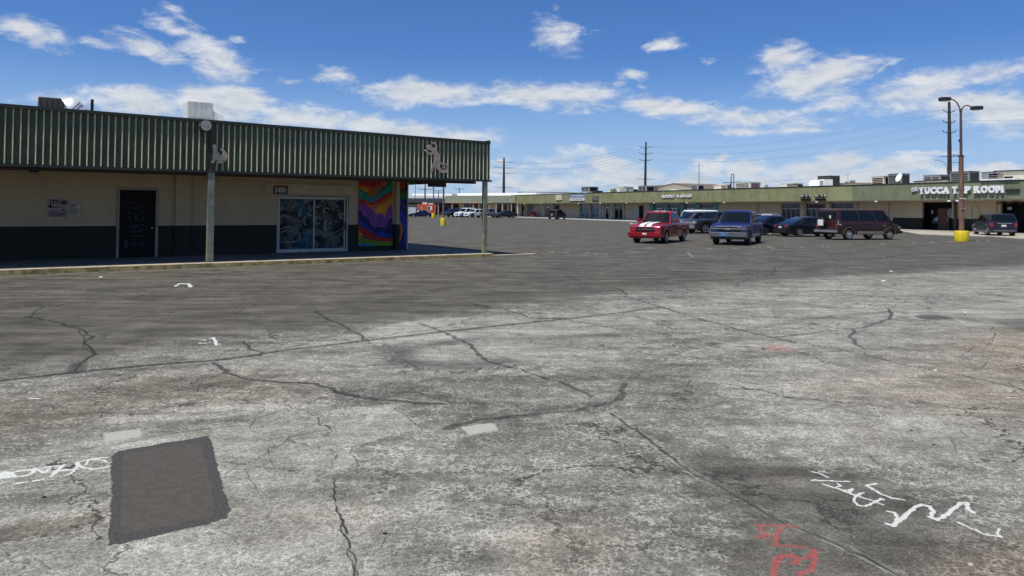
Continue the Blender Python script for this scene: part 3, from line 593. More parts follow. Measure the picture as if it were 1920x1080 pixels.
# painted mural wall: bands traced as flat colours on the wall
def hexc(r, g_, b): return tuple(((c / 255) / 12.92 if c / 255 < .04045 else ((c / 255 + .055) / 1.055) ** 2.4) for c in (r, g_, b))
MUC = {k: mat('mural_' + k, tuple(.62 * q for q in hexc(*c)), .7, 0., .25, 2.5, streak=.25) for k, c in dict(red=(205, 40, 25), orange=(235, 110, 20), gold=(245, 165, 20), teal=(20, 165, 150), dteal=(15, 95, 95), purple=(150, 70, 165), lilac=(190, 110, 195), navy=(25, 30, 120), blue=(30, 75, 200), lime=(125, 165, 25), green=(30, 120, 40), sky=(40, 140, 180), brown=(90, 45, 20), black=(15, 15, 20)).items()}
MO = lambda px, py: Lc(660 + px / 7.2, 325 + py / 7.2, YW - .03)
def mural_poly(mb, pts, col, lift, y0=None):
    P = [MO(*p) for p in pts]; y = YW - .020 - .0015 * lift
    mb.add([(x, y, z) for x, z in P], [tuple(range(len(P)))], MUC[col])
mur = MB(); k = 0
Lx, Rx = 90, 545
P_ = lambda *a: list(a)
layers = [('red', [(90, 95), (545, 95), (545, 970), (84, 970)]),
 ('orange', [(90, 160), (170, 160), (240, 190), (300, 190), (380, 150), (430, 100), (545, 100), (545, 330), (84, 330)]),
 ('gold', [(90, 190), (180, 190), (250, 240), (290, 300), (340, 230), (400, 170), (470, 130), (545, 120), (545, 300), (86, 300)]),
 ('dteal', [(90, 215), (150, 225), (210, 285), (285, 315), (335, 290), (400, 200), (450, 170), (490, 110), (545, 100), (545, 350), (86, 400)]),
 ('teal', [(90, 228), (130, 230), (200, 300), (285, 320), (345, 305), (420, 225), (490, 160), (545, 112), (545, 232), (440, 290), (380, 330), (330, 370), (270, 392), (200, 370), (130, 350), (88, 348)]),
 ('red', [(88, 350), (130, 352), (200, 372), (270, 394), (330, 372), (380, 332), (440, 292), (545, 234), (545, 440), (86, 440)]),
 ('orange', [(200, 400), (260, 430), (330, 415), (400, 370), (470, 310), (545, 280), (545, 480), (200, 480)]),
 ('gold', [(285, 470), (340, 460), (380, 420), (420, 395), (460, 380), (500, 330), (545, 318), (545, 520), (440, 610), (330, 560), (290, 530)]),
 ('purple', [(87, 405), (150, 410), (200, 420), (240, 470), (280, 470), (290, 530), (340, 545), (420, 540), (435, 610), (455, 540), (480, 480), (510, 430), (545, 420), (545, 640), (440, 720), (300, 720), (86, 560)]),
 ('lilac', [(87, 480), (145, 485), (160, 545), (210, 580), (260, 640), (290, 710), (400, 715), (410, 740), (440, 740), (465, 700), (480, 640), (500, 590), (530, 580), (545, 590), (545, 800), (86, 800)]),
 ('navy', [(87, 490), (135, 492), (150, 555), (200, 590), (245, 640), (280, 715), (395, 724), (420, 745), (445, 735), (470, 700), (490, 625), (530, 592), (545, 600), (545, 900), (86, 900)]),
 ('blue', [(87, 600), (120, 640), (200, 720), (300, 790), (400, 840), (545, 820), (545, 900), (86, 780)]),
 ('navy', [(200, 760), (300, 800), (400, 860), (545, 850), (545, 900), (300, 900), (86, 800), (87, 690)]),
 ('red', [(86, 680), (150, 745), (230, 770), (300, 820), (370, 865), (460, 880), (545, 860), (545, 940), (84, 940)]),
 ('lime', [(85, 820), (110, 850), (180, 885), (280, 905), (400, 920), (545, 920), (545, 975), (84, 975)]),
 ('gold', [(86, 780), (120, 810), (150, 840), (110, 838), (86, 815)]),
 ('sky', [(84, 950), (180, 950), (300, 962), (300, 985), (84, 985)]),
 ('blue', [(330, 790), (420, 800), (530, 850), (460, 855), (380, 830)]), ('lilac', [(320, 100), (331, 100), (325, 670), (312, 670)])]
for i, (c, pts) in enumerate(layers): mural_poly(mur, pts, c, i + 1)
mur.build('mural_panel', store, label='mural panel with rainbow waves of red, gold, teal, purple and navy')
mur = MB()
layers = [('navy', [(604, 340), (742, 340), (738, 1025), (598, 1025)]), ('brown', [(612, 100), (742, 100), (742, 350), (606, 350)]), ('orange', [(615, 105), (690, 110), (735, 150), (700, 200), (620, 215)]), ('red', [(650, 130), (715, 160), (690, 185), (640, 180)]),
 ('green', [(625, 350), (640, 290), (690, 245), (740, 215), (741, 352)]), ('black', [(715, 150), (742, 120), (742, 240), (725, 225)]), ('blue', [(612, 560), (640, 600), (700, 800), (700, 960), (735, 960), (735, 600), (660, 480)]), ('gold', [(604, 575), (640, 620), (670, 690), (686, 770), (660, 880), (632, 968), (598, 970)]), ('red', [(604, 690), (640, 720), (662, 780), (640, 860), (604, 930)]), ('orange', [(604, 640), (640, 680), (668, 760), (650, 740), (604, 690)]),
 ('lilac', [(655, 365), (662, 365), (658, 412), (735, 470), (733, 478), (650, 415)])]
for i, (c, pts) in enumerate(layers): mural_poly(mur, pts, c, i + 1)
mur.build('mural_panel', store, label='narrow mural panel with orange sun, green hill and red crescent on navy')
m = MB(); m.box(7.96, 8.13, YW - .14, YW - .05, ZW, ZB - .05, beige_block); m.box(7.958, 8.132, YW - .145, YW - .05, ZS, ZW - .003, dkgreen_block); m.build('pilaster', store)
MB().box(WE - .035, WE + .012, YW - .06, YW + .2, ZS, ZB - .05, M_tan_trim).build('corner_trim', store)
MB().box(2.6, 6.1, YW - .045, YW - .001, 2.42, 2.78, M_tan_trim).build('lintel_panel', store)
# painted door with a pale brooding face
dr = MB().box(dx0, dx1, YW + .03, YW + .09, ZS + .02, dz, M_black).build('door', store, label='black door painted with a pale face and hand')
m = MB(); t_ = .085
for a in ((dx0 - t_, dx0 - .002, ZS, dz + t_), (dx1 + .002, dx1 + t_, ZS, dz + t_), (dx0, dx1, dz + .002, dz + t_)): m.box(a[0], a[1], YW - .03, YW + .06, a[2], a[3], mat('door_frame_beige', (.30, .26, .19), .7))
m.build('door_frame', dr)
m = MB(); m.lathe([(.03, 0), (.035, .03), (.02, .05)], M_alu, 12, Matrix.Translation((dx1 - .1, YW + .028, 1.12)) @ Matrix.Rotation(R(90), 4, 'X')); m.build('handle', dr, smooth=40)
M_face = mat('pale_face_paint', (.033, .046, .066), .8, 0., .6, 14); M_face2 = mat('dim_face_paint', (.02, .027, .042), .8, 0., .5, 10)
def ribbon(mb, pts, w, y, mt):
    P = [Vector((a, b)) for a, b in pts]; L_ = []; Rr_ = []
    for i, p in enumerate(P):
        d = (P[min(i + 1, len(P) - 1)] - P[max(i - 1, 0)]).normalized(); nrm = Vector((-d.y, d.x)); ww = w * (.35 + .65 * math.sin(math.pi * (i + .5) / len(P)))
        L_.append(p + nrm * ww / 2); Rr_.append(p - nrm * ww / 2)
    for i in range(len(P) - 1): mb.add([(Rr_[i].x, y, Rr_[i].y), (Rr_[i + 1].x, y, Rr_[i + 1].y), (L_[i + 1].x, y, L_[i + 1].y), (L_[i].x, y, L_[i].y)], [(0, 1, 2, 3)], mt)
m = MB(); DO = lambda a, b: Lc(200 + a / 6.35, 330 + b / 6.35, YW + .03)
for i, (w_, mt, pts) in enumerate([(.016, M_face, [(215, 330), (270, 312), (330, 322), (400, 340)]), (.014, M_face2, [(210, 355), (280, 335), (350, 345), (390, 345)]), (.02, M_face, [(215, 385), (260, 372), (300, 378), (350, 385), (400, 368), (445, 372)]), (.05, M_face2, [(250, 435), (275, 445), (300, 440)]), (.05, M_face2, [(400, 440), (430, 437), (450, 445)]),
 (.045, M_face, [(345, 445), (347, 480), (345, 505)]), (.04, M_face, [(305, 525), (345, 520), (390, 522)]), (.02, M_face, [(262, 480), (285, 505), (275, 530)]), (.02, M_face, [(450, 470), (420, 500), (430, 525)]), (.012, M_face2, [(460, 480), (440, 520), (400, 550)]), (.012, M_face2, [(250, 460), (262, 500), (290, 545)]),
 (.035, M_face, [(230, 640), (280, 600), (350, 585), (372, 575), (440, 590), (480, 610), (500, 635)]), (.05, M_face, [(300, 620), (350, 612), (395, 600)]), (.045, M_face, [(375, 645), (410, 632), (435, 630)]), (.05, M_face2, [(290, 660), (350, 665), (420, 655)]), (.03, M_face, [(270, 712), (350, 718), (445, 705)]), (.12, M_face2, [(235, 760), (232, 810), (225, 860)]), (.12, M_face2, [(420, 780), (425, 830), (420, 850)]), (.10, M_face2, [(270, 800), (320, 820), (360, 810)]), (.06, M_face2, [(180, 930), (185, 955)])]):
    P = [DO(*p) for p in pts]; Q_ = []
    for j in range(len(P) - 1):
        for s in range(3): Q_.append((P[j][0] + (P[j + 1][0] - P[j][0]) * s / 3, P[j][1] + (P[j + 1][1] - P[j][1]) * s / 3))
    Q_.append(P[-1]); ribbon(m, Q_, w_, YW + .028 - i * .0008, mt)
m.build('painted_face', dr)
# sliding glass doors with a painted scene on the glass
def mural_glass(name, tint, seed):
    m = bpy.data.materials.new(name); m.use_nodes = True; m.node_tree.nodes.clear(); q = NG(m.node_tree)
    b = q.n('ShaderNodeBsdfPrincipled'); o = q.n('ShaderNodeOutputMaterial'); m.node_tree.links.new(b.outputs[0], o.inputs[0])
    p = q.mapping(q.n('ShaderNodeTexCoord').outputs['Object'], loc=(seed, 0, seed * 2)); n1 = q.noise(p, 2.6, 3, .55, .8); n2 = q.noise(p, 7, 4, .6, 1.2)
    c = q.mix(q.step(n1, .42, .60), (.006, .007, .008), (.13, .135, .12)); c = q.mix(q.step(n2, .48, .62, 0, .75), c, (.02, .022, .025))
    c = q.mix(q.step(q.noise(q.mapping(p, loc=(5, 5, 5)), 1.5, 2), .54, .66), c, tint, 'MIX'); z = q.xyz(q.n('ShaderNodeTexCoord').outputs['Object'])[2]
    c = q.mix(q.math('MULTIPLY', q.step(q.math('ADD', z, q.math('MULTIPLY', n1, .5)), .5, .85, 1, 0), .8), c, (.02, .035, .07))
    q.put(b.inputs['Base Color'], c); b.inputs['Roughness'].default_value = .3; b.inputs['Specular IOR Level'].default_value = .12; return m
MG = [mural_glass('painted_glass_blue', (.025, .09, .14), 3.3), mural_glass('painted_glass_dark', (.035, .03, .03), 8.1)]
M_dframe = mat('off_white_frame', (.50, .49, .45), .6)
sl = empty('sliding_door', (wx0, YW, 0)); sl.parent = store
WW = wx1 - wx0; hw = WW * .515
def fr(m, x0, x1, z0, z1, y0, y1, w, mt):
    m.box(x0, x0 + w, y0, y1, z0, z1, mt); m.box(x1 - w, x1, y0, y1, z0, z1, mt); m.box(x0 + w, x1 - w, y0, y1, z0, z0 + w * 1.3, mt); m.box(x0 + w, x1 - w, y0, y1, z1 - w, z1, mt)
m = MB(); fr(m, 0, WW, ZS + .01, 2.30, .02, .14, .045, M_dframe); m.build('frame', sl)
m = MB(); fr(m, .046, hw, ZS + .07, 2.255, .0, .05, .05, M_dframe); m.box(.09, hw - .045, .02, .035, ZS + .1, 2.21, MG[0]); m.build('glass_panel', sl, label='left sliding pane with blue and grey painted figures')
m = MB(); fr(m, hw - .03, WW - .10, ZS + .07, 2.255, .06, .11, .05, M_dframe); m.box(hw + .02, WW - .145, .078, .093, ZS + .1, 2.21, MG[1]); m.build('glass_panel', sl, label='right sliding pane with dark grey painted figures')
MB().box(WW - .135, WW - .115, .035, .062, 1.0, 1.3, M_black).build('handle', sl)
# painted outlines on the glass: wheel rings, sails, heads
M_gl = mat('grey_glass_paint', (.15, .155, .14), .6, 0., .6, 9); M_gl2 = mat('blue_glass_paint', (.06, .17, .26), .6, 0., .4, 9); M_gl3 = mat('red_glass_paint', (.14, .05, .045), .6, 0., .4, 9)
def GL(px, py): x, z = Lc(500 + px / 7.71, 340 + py / 7.71, YW); return x - wx0, z
def arc(cx, cy, rx, ry, a0, a1, n=12): return [(cx + rx * math.cos(R(a0 + (a1 - a0) * i / n)), cy - ry * math.sin(R(a0 + (a1 - a0) * i / n))) for i in range(n + 1)]
for pane, y0, items in ((0, .018, [(.05, M_gl, arc(300, 790, 180, 120, -60, 175)), (.04, M_gl, arc(300, 790, 120, 80, 0, 200)), (.06, M_gl, [(175, 880), (300, 890), (420, 870), (490, 820), (490, 740)]), (.05, M_gl, [(170, 700), (300, 650), (480, 690)]), (.09, M_gl, arc(260, 540, 60, 45, 0, 180)), (.12, M_gl, [(430, 300), (400, 340), (390, 400)]), (.12, M_gl, [(500, 400), (480, 470), (470, 520)]), (.10, M_gl, [(560, 500), (540, 580), (570, 640)]),
   (.10, M_gl2, [(600, 250), (560, 300), (540, 270)]), (.10, M_gl2, [(610, 450), (600, 500), (640, 480)]), (.08, M_gl2, [(560, 780), (575, 830), (590, 900)]), (.08, M_gl2, [(620, 720), (560, 730), (640, 760)]), (.04, M_gl, [(330, 960), (340, 990)]), (.03, M_gl, [(300, 975), (420, 960), (480, 985), (600, 950)]), (.07, M_gl, [(200, 350), (240, 380), (190, 420)]), (.06, M_gl, [(620, 330), (600, 380), (640, 420)])]),
 (1, .076, [(.06, M_gl, [(690, 700), (760, 700), (820, 760), (900, 775), (1000, 740), (1130, 670)]), (.04, M_gl, [(690, 730), (760, 760), (860, 800), (1000, 800), (1130, 740)]), (.16, M_gl, [(870, 560), (850, 650), (860, 730)]), (.12, M_gl, arc(750, 560, 35, 55, 0, 330)), (.09, M_gl, arc(1100, 500, 28, 35, 0, 330)), (.09, M_gl, arc(880, 420, 50, 35, 0, 300)), (.07, M_gl3, [(820, 470), (880, 500), (960, 480)]), (.1, M_gl, [(930, 540), (920, 620), (900, 700)]), (.06, M_gl, arc(720, 800, 40, 60, 0, 300)),
   (.04, M_gl, [(880, 920), (885, 950), (900, 955)]), (.03, M_gl, [(930, 950), (1000, 940), (1060, 965), (1130, 940)]), (.08, M_gl, [(700, 350), (740, 380), (790, 340)]), (.07, M_gl, [(960, 340), (1020, 350), (1050, 390)]), (.07, M_gl, [(700, 900), (750, 920), (720, 950)]), (.05, M_gl, [(800, 280), (850, 330), (820, 380)])])):
    m = MB()
    for i, (w_, mt, pts) in enumerate(items): ribbon(m, [GL(*p) for p in pts], w_, y0 - i * .0006, mt)
    m.build('painted_figures', sl)
# posts
for px_, nm in ((0., 'near'), (10.22, 'corner')):
    m = MB(); w_ = .085 if px_ else .10; m.box(px_ - w_, px_ + w_, -.075, .075, ZS, ZB + (.0 if px_ else .02) - .08, M_post); m.box(px_ - .13, px_ + .13, -.11, .11, ZS, ZS + .015, M_flash); m.build('post', store, bevel=.008)
m = MB().box(-.06, .0, -.075, -.047, 3.04, 4.55, M_flash).build('conduit', store)
# walk and kerb
m = MB(); m.box(XL, XR - .35, -.16, YW, .004, ZS, M_walk)
m.hprism([FL_ for FL_ in [(XR - .35, -.16), (XR + .1, -.16), (XR + .1, 9), (WE + .2, 9), (WE + .2, YW), (XR - .35, YW)]], .004, ZS, M_walk)
m.build('sidewalk', loc=(FL.o[0], FL.o[1], 0), rz=FL.a, bevel=.01, kind='structure')
segs = [-16, -13, -9.5, -6.3, -3.12, 0.02, 3.3, 6.7, XR + .02]
m = MB()
for a, b in zip(segs[:-1], segs[1:]):
    nn = 5
    for i in range(nn):
        xa = a + (b - a) * i / nn; xb = a + (b - a) * (i + 1) / nn - (.012 if i == nn - 1 else 0)
        m.box(xa, xb, -.47, -.162, .003, ZS + .006, M_kerb)
m.build('kerb', loc=(FL.o[0], FL.o[1], 0), rz=FL.a, kind='structure')
m = MB()
for a, b in zip(segs[3:-1], segs[4:]): m.box(a + .01, b - .02, -.478, -.25, .003, ZS - .012, M_yellow_kerb)
m.build('kerb_paint', loc=(FL.o[0], FL.o[1], 0), rz=FL.a, kind='structure')
m = MB(); m.box(XR + .03, XR + 2.1, -.43, -.27, .003, .07, M_kerb); m.build('low_kerb', loc=(FL.o[0], FL.o[1], 0), rz=FL.a, kind='structure', bevel=.01)

# things fixed on the near building
def onL(x, y, z=0): return (*FL.w(x, y), z)
def textmesh(s, size, mt, depth=.01, off=0., name='lettering', parent=None, loc=(0, 0, 0), sx=1., shear=0.):
    c = bpy.data.curves.new('t', 'FONT'); c.body = s; c.size = size; c.extrude = depth; c.offset = off; c.shear = shear; c.align_x = 'LEFT'; c.resolution_u = 3
    t = bpy.data.objects.new('t', c); COL.objects.link(t); dg = bpy.context.evaluated_depsgraph_get(); me = bpy.data.meshes.new_from_object(t.evaluated_get(dg))
    me.transform(Matrix.Translation(loc) @ Matrix.Diagonal((sx, 1, 1, 1)) @ Matrix.Rotation(R(90), 4, 'X')); me.materials.clear(); me.materials.append(mt); me.name = name
    o = bpy.data.objects.new(name, me); COL.objects.link(o); bpy.data.objects.remove(t); o.parent = parent; return o
ax0, az0 = Lc(511.5, 364.5, YW); ax1, az1 = Lc(538.5, 351, YW)
sg = empty('address_sign', onL((ax0 + ax1) / 2, YW - .06, 2.33), FL.a, 'small dark maroon house number sign reading 3400 above the sliding glass doors', 'sign')
hwid = (ax1 - ax0) / 2
MB().box(-hwid, hwid, -.02, .01, .05, .37, mat('maroon', (.05, .018, .02), .6)).build('panel', sg)
textmesh('3400', .30, mat('grey_numerals', (.48, .46, .42), .6), .006, .012, 'numerals', sg, (-hwid + .035, -.025, .105), (2 * hwid - .07) / (.30 * 2.18))
MB().box(-hwid - .01, hwid * 1.4, -.04, .0, .0, .045, M_tan_trim).build('ledge', sg)
# posters
def poster(name, label, u0, u1, v0, v1, base, strokes):
    x0, z1 = Lc(u0, v0, YW); x1, z0 = Lc(u1, v1, YW)
    e = empty(name, onL((x0 + x1) / 2, YW - .02, z0), FL.a, label, 'poster'); h = z1 - z0; w = (x1 - x0) / 2; rr = random.Random(len(label))
    pts = [(-w, 0)] + [(-w + 2 * w * i / 6, rr.uniform(0, .05)) for i in range(1, 6)] + [(w, .02), (w * .98, h * .5), (w, h)] + [(w - 2 * w * i / 5, h - rr.uniform(0, .03)) for i in range(1, 5)] + [(-w, h), (-w * .97, h * .4)]
    MB().prism(pts, -.006, -.002, base).build('sheet', e)
    m = MB()
    for i, (a, b, c, d, mt) in enumerate(strokes): m.prism([(-w + 2 * w * a, h * b), (-w + 2 * w * c, h * b + rr.uniform(-.01, .01)), (-w + 2 * w * c, h * d), (-w + 2 * w * a, h * d + rr.uniform(-.01, .01))], -.009 - i * .0006, -.0065 - i * .0002, mt)
    m.build('print', e); return e
Mp1 = mat('faded_print_paper', (.34, .30, .28), .9, 0., .3, 9); Mpk = mat('ink', (.03, .02, .03), .8); Mpr = mat('maroon_ink', (.10, .03, .045), .8, 0., .5, 20); Mpp = mat('pink_faded', (.25, .19, .17), .9, 0., .3, 14); Mpg = mat('grey_torn_paper', (.40, .40, .37), .9, 0., .5, 10)
poster('torn_poster', 'torn black and maroon printed poster on beige wall, left of the painted door', 89.5, 127, 371, 407, Mp1, [(.02, .52, .22, .60, Mpk), (.1, .86, .55, .9, Mpk), (.12, .62, .18, .84, Mpk), (.26, .64, .32, .86, Mpk), (.4, .7, .62, .74, Mpk), (.38, .78, .6, .82, Mpk), (.65, .68, .95, .86, Mpr), (.35, .60, .6, .63, Mpk), (.1, .48, .85, .51, Mpk), (.66, .36, .85, .42, Mpr), (.05, .02, .95, .34, Mpp), (.1, .22, .9, .24, Mpr), (.2, .12, .8, .14, Mpr), (.74, .58, .78, .68, Mpk)])
poster('torn_poster', 'smaller pale grey torn poster right of the maroon printed one', 133, 150.5, 377.5, 402, mat('wall_coloured_paper', (.30, .27, .23), .9, 0., .2, 8), [(.12, .8, .95, 1., Mpg), (.75, .1, .98, .8, Mpg), (.35, .45, .8, .62, Mpg), (.2, .0, .9, .08, Mpg), (.1, .6, .4, .8, Mpp)])
# round lamp on the fascia
lx, lz = Lc(385, 236.5, -.25)
e = empty('flood_lamp', onL(lx, -.05, lz), FL.a, 'round drum flood lamp fixed high on the green canopy above the coyote figure', 'lamp')
MB().lathe([(.165, 0), (.17, .02), (.17, .30), (.185, .31), (.185, .335), (.16, .34)], mat('lamp_drum', (.06, .06, .05), .6), 24, Matrix.Rotation(R(90), 4, 'X')).build('housing', e, smooth=40)
MB().lathe([(.155, .342), (.15, .348)], mat('lamp_lens', (.42, .40, .33), .35, var=.2, scale=8), 24, Matrix.Rotation(R(90), 4, 'X')).build('lens', e, smooth=40)
# cut metal figures
def figure(name, label, ox, oy, k, pts, holes=()):
    P = [Lc(ox + a / k, oy + b / k, -.09) for a, b in pts]; cx = sum(p[0] for p in P) / len(P); z0 = min(p[1] for p in P)
    cu = bpy.data.curves.new('c', 'CURVE'); cu.dimensions = '2D'; cu.fill_mode = 'BOTH'; cu.extrude = .012
    for ring in [P] + [[Lc(ox + a / k, oy + b / k, -.09) for a, b in h] for h in holes]:
        s = cu.splines.new('POLY'); s.points.add(len(ring) - 1); s.use_cyclic_u = True
        for i, p in enumerate(ring): s.points[i].co = (p[0] - cx, p[1] - z0, 0, 1)
    t = bpy.data.objects.new('c', cu); COL.objects.link(t); me = bpy.data.meshes.new_from_object(t.evaluated_get(bpy.context.evaluated_depsgraph_get())); bpy.data.objects.remove(t)
    me.transform(Matrix.Rotation(R(90), 4, 'X')); me.materials.clear(); me.materials.append(M_rust); me.name = name
    o = bpy.data.objects.new(name, me); COL.objects.link(o); o.location = onL(cx, -.11, z0); o.rotation_euler = (0, 0, FL.a); return tag(o, label, 'wall sculpture', 'cut steel figures on the canopy')
def smoothpts(pts, n=3):
    out = []; N = len(pts)
    for i in range(N):
        p0, p1, p2, p3 = (pts[(i + j - 1) % N] for j in range(4))
        for s in range(n):
            t = s / n; out.append(tuple(.5 * (2 * p1[d] + (-p0[d] + p2[d]) * t + (2 * p0[d] - 5 * p1[d] + 4 * p2[d] - p3[d]) * t * t + (-p0[d] + 3 * p1[d] - 3 * p2[d] + p3[d]) * t ** 3) for d in (0, 1)))
    return out
figure('coyote_figure', 'cut steel howling coyote with curled tail on the ribbed canopy', 380, 220, 10.8,
       [(238, 530), (262, 565), (288, 600), (282, 650), (310, 700), (345, 745), (385, 775), (408, 800), (424, 785), (420, 745), (395, 700), (350, 660), (348, 630), (390, 640), (440, 670), (485, 715), (502, 770), (500, 830), (470, 880), (425, 905), (420, 935), (275, 937), (268, 915), (300, 890), (300, 865), (270, 855), (252, 870), (235, 925), (185, 930), (165, 915), (190, 880), (200, 840), (190, 790), (205, 730), (205, 640), (192, 570), (215, 555)])
figure('gecko_figure', 'cut steel climbing gecko with looped tail near the canopy corner', 780, 250, 10.8,
       smoothpts([(315, 185), (345, 175), (385, 190), (410, 225), (425, 290), (415, 330), (440, 385), (475, 450), (485, 530), (475, 575), (520, 590), (555, 615), (575, 660), (590, 700), (560, 715), (525, 695), (545, 665), (520, 635), (480, 615), (455, 625), (470, 670), (510, 725), (560, 745), (600, 735), (618, 690), (600, 645), (565, 620), (570, 600), (610, 615), (645, 660), (655, 715), (630, 775), (580, 808), (520, 805), (460, 770), (420, 720), (395, 665), (375, 665), (350, 700), (335, 760), (320, 785), (280, 765), (285, 735), (305, 715), (315, 660), (345, 620), (355, 540), (350, 440), (330, 425), (290, 440), (240, 430), (200, 385), (160, 350), (170, 325), (210, 325), (235, 365), (275, 390), (305, 385), (320, 355), (270, 345), (230, 320), (205, 280), (210, 255), (250, 230), (300, 235), (320, 265), (360, 290), (385, 290), (380, 250), (350, 215), (325, 210)], 2))
M_rust2 = None
# small speaker under the canopy, far left
e = empty('security_camera', onL(-3.1, -.02, ZB - .1), FL.a, 'small black camera box hanging under the canopy edge at far left', 'camera')
x_, z_ = Lc(63, 315, 0); e.location = onL(x_, .0, z_ - .03); MB().box(-.13, .13, -.10, .08, -.09, .09, M_black).build('housing', e, bevel=.02); MB().box(-.03, .03, -.02, .02, .09, .14, M_black).build('bracket', e)
# rooftop things on the near building
def roof_at(u, v, y): x, z = Lc(u, v, y); return x, z
def onroof(u0, u1, v0, y, zb=4.42):
    x0, z0 = Lc(u0, v0, y); x1, z1 = Lc(u1, v0, y); return x0, x1, z0
y = 4.0; x0, x1, z1 = onroof(72, 124, 181, y)
e = empty('air_handler', onL(x0, y, 4.42), FL.a, 'low dark brown metal air handler on roof of the near building at far left', 'roof unit'); h = z1 - 4.42; w = x1 - x0
MB().prism([(0, .1), (w, .1), (w, h * .45), (w * .93, h * .85), (w * .82, h), (0, h)], 0, 1.6, M_dark_metal).build('housing', e, bevel=.02)
m = MB(); [m.box(w * (.1 + .2 * i), w * (.12 + .2 * i), -.02, -.001, .15, h * .9, M_black) for i in range(5)]; m.build('seam', e); MB().box(.05, w - .1, .2, 1.4, 0, .1, M_galv).build('base', e)
x2, x3, z2 = onroof(124, 149, 189, y)
e = empty('flex_duct', onL(x2, y + .3, 4.42), FL.a, 'silver corrugated duct elbow beside the dark roof unit', 'duct'); L_ = x3 - x2; r_ = (z2 - 4.42) * .55
pts = [(0, .2, r_ * 1.15), (L_ * .3, .2, r_ * 1.25), (L_ * .55, .2, r_ * 1.1), (L_ * .75, .2, r_ * .6), (L_ * .85, .2, 0)]
fine_ = []; 
for i in range(len(pts) - 1):
    for s in range(8): fine_.append(tuple(pts[i][d] + (pts[i + 1][d] - pts[i][d]) * s / 8 for d in range(3)))
MB().tube(fine_, [r_ * (1.0 if i % 4 < 2 else .86) for i in range(len(fine_))], mat('shiny_duct', (.62, .63, .62), .5, .4), 16).build('duct', e, smooth=50)
x0, x1, z1 = onroof(171.5, 174.5, 186.5, 3.)
e = empty('vent_pipe', onL((x0 + x1) / 2, 3., 4.42), FL.a, 'thin black vent pipe standing on the near roof', 'pipe'); MB().lathe([(.045, 0), (.045, z1 - 4.44), (.05, z1 - 4.43), (.05, z1 - 4.42)], M_black, 12).build('pipe', e, smooth=40); MB().lathe([(.14, 0), (.06, .08)], M_grey_metal, 12).build('flashing', e)
y = 3.2; x0, x1, z1 = onroof(352, 400, 189, y); w = x1 - x0; h = z1 - 4.42
e = empty('air_cooler', onL(x0, y, 4.42), FL.a, 'tall pale grey box cooler on the near roof above the round lamp', 'roof unit')
MB().box(0, w, 0, w, .06, h, mat('pale_grey_enamel', (.47, .47, .43), .6, 0., .15, 3, streak=.4)).build('housing', e, bevel=.02)
MB().box(.07, w - .07, -.012, -.002, h * .5, h * .52, M_grey_metal).build('seam', e); MB().box(.05, w - .05, .05, w - .05, 0, .06, M_galv).build('base', e)
x2, x3, z2 = onroof(399, 431, 208, y)
e = empty('duct_elbow', onL(x2, y, 4.42), FL.a, 'white rounded duct elbow right of the tall pale cooler', 'duct'); L_ = x3 - x2; hh = z2 - 4.42
MB().prism([(0, 0), (L_, 0), (L_ * .97, hh * .35), (L_ * .82, hh * .7), (L_ * .6, hh * .92), (L_ * .35, hh), (0, hh)], .2, .9, M_white_roof).build('duct', e, bevel=.03); MB().box(-.03, .05, .1, 1., hh * .1, hh * 1.05, M_galv).build('collar', e)
# ------------------------------------------------------------------ the long strip of shops across the lot
FD = Frame(.74, 165., -66.45)
ZF0, ZF1 = 3.05, 4.72
def zft(x): return 4.85 - .0018 * x
SX0, SX1 = 3.2, 121.
def onD(x, y, z=0): return (*FD.w(x, y), z)
strip = empty('strip_mall', onD(0, 0), FD.a, 'long low strip of shops with sunbleached green canopy across the parking lot', 'building')
ws = lambda u: FD.at(u, 410, 0)[0]
# fascia in sheets with thin seams
m = MB(); cuts = [SX0, 22, 40, FD.at(1330, 370, -2.5)[0], FD.at(1553, 370, -2.5)[0], FD.at(1598, 370, -2.5)[0], SX1]; mts = [M_pale_green, M_pale_green, M_pale_green, M_pale_green, mat('fresher_green_sheet', (.31, .315, .165), .7, 0., .10, .7, streak=.15, spec=.25), mat('mossy_green_sheet', (.21, .23, .14), .7, 0., .16, .7, streak=.5, dirt=(.06, .065, .045), spec=.25)]
for a, b, mt in zip(cuts[:-1], cuts[1:], mts):
    x = a
    while x < b - .02:
        x2 = min(x + .40, b)
        m.add([(x, -2.5, ZF0), (x2 - .03, -2.5, ZF0), (x2 - .015, -2.525, ZF0), (x2, -2.5, ZF0), (x, -2.5, zft(x)), (x2 - .03, -2.5, zft(x)), (x2 - .015, -2.525, zft(x)), (x2, -2.5, zft(x2))], [(0, 1, 5, 4), (1, 2, 6, 5), (2, 3, 7, 6)], mt); x = x2
m.build('fascia', strip)
MB().box(SX0 + .4, SX1 - .4, 13.2, 13.4, .05, 4.27, tan_block).build('rear_wall', strip)
m = MB(); nseg = 12
for i in range(nseg):
    a = SX0 + (SX1 - SX0) * i / nseg; b = SX0 + (SX1 - SX0) * (i + 1) / nseg
    m.add([(a, -2.55, zft(a) - .02), (b, -2.55, zft(b) - .02), (b, -2.55, zft(b) + .06), (a, -2.55, zft(a) + .06), (a, -2.2, zft(a) + .06), (b, -2.2, zft(b) + .06)], [(0, 1, 2, 3), (3, 2, 5, 4)], M_flash)
m.build('roof_coping', strip)
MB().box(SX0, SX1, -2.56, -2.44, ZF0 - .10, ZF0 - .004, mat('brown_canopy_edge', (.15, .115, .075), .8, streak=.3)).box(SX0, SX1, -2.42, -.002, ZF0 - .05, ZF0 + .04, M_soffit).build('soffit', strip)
MB().box(SX0, SX1, -2.19, 14, 4.28, 4.40, M_white_roof).build('roof', strip)
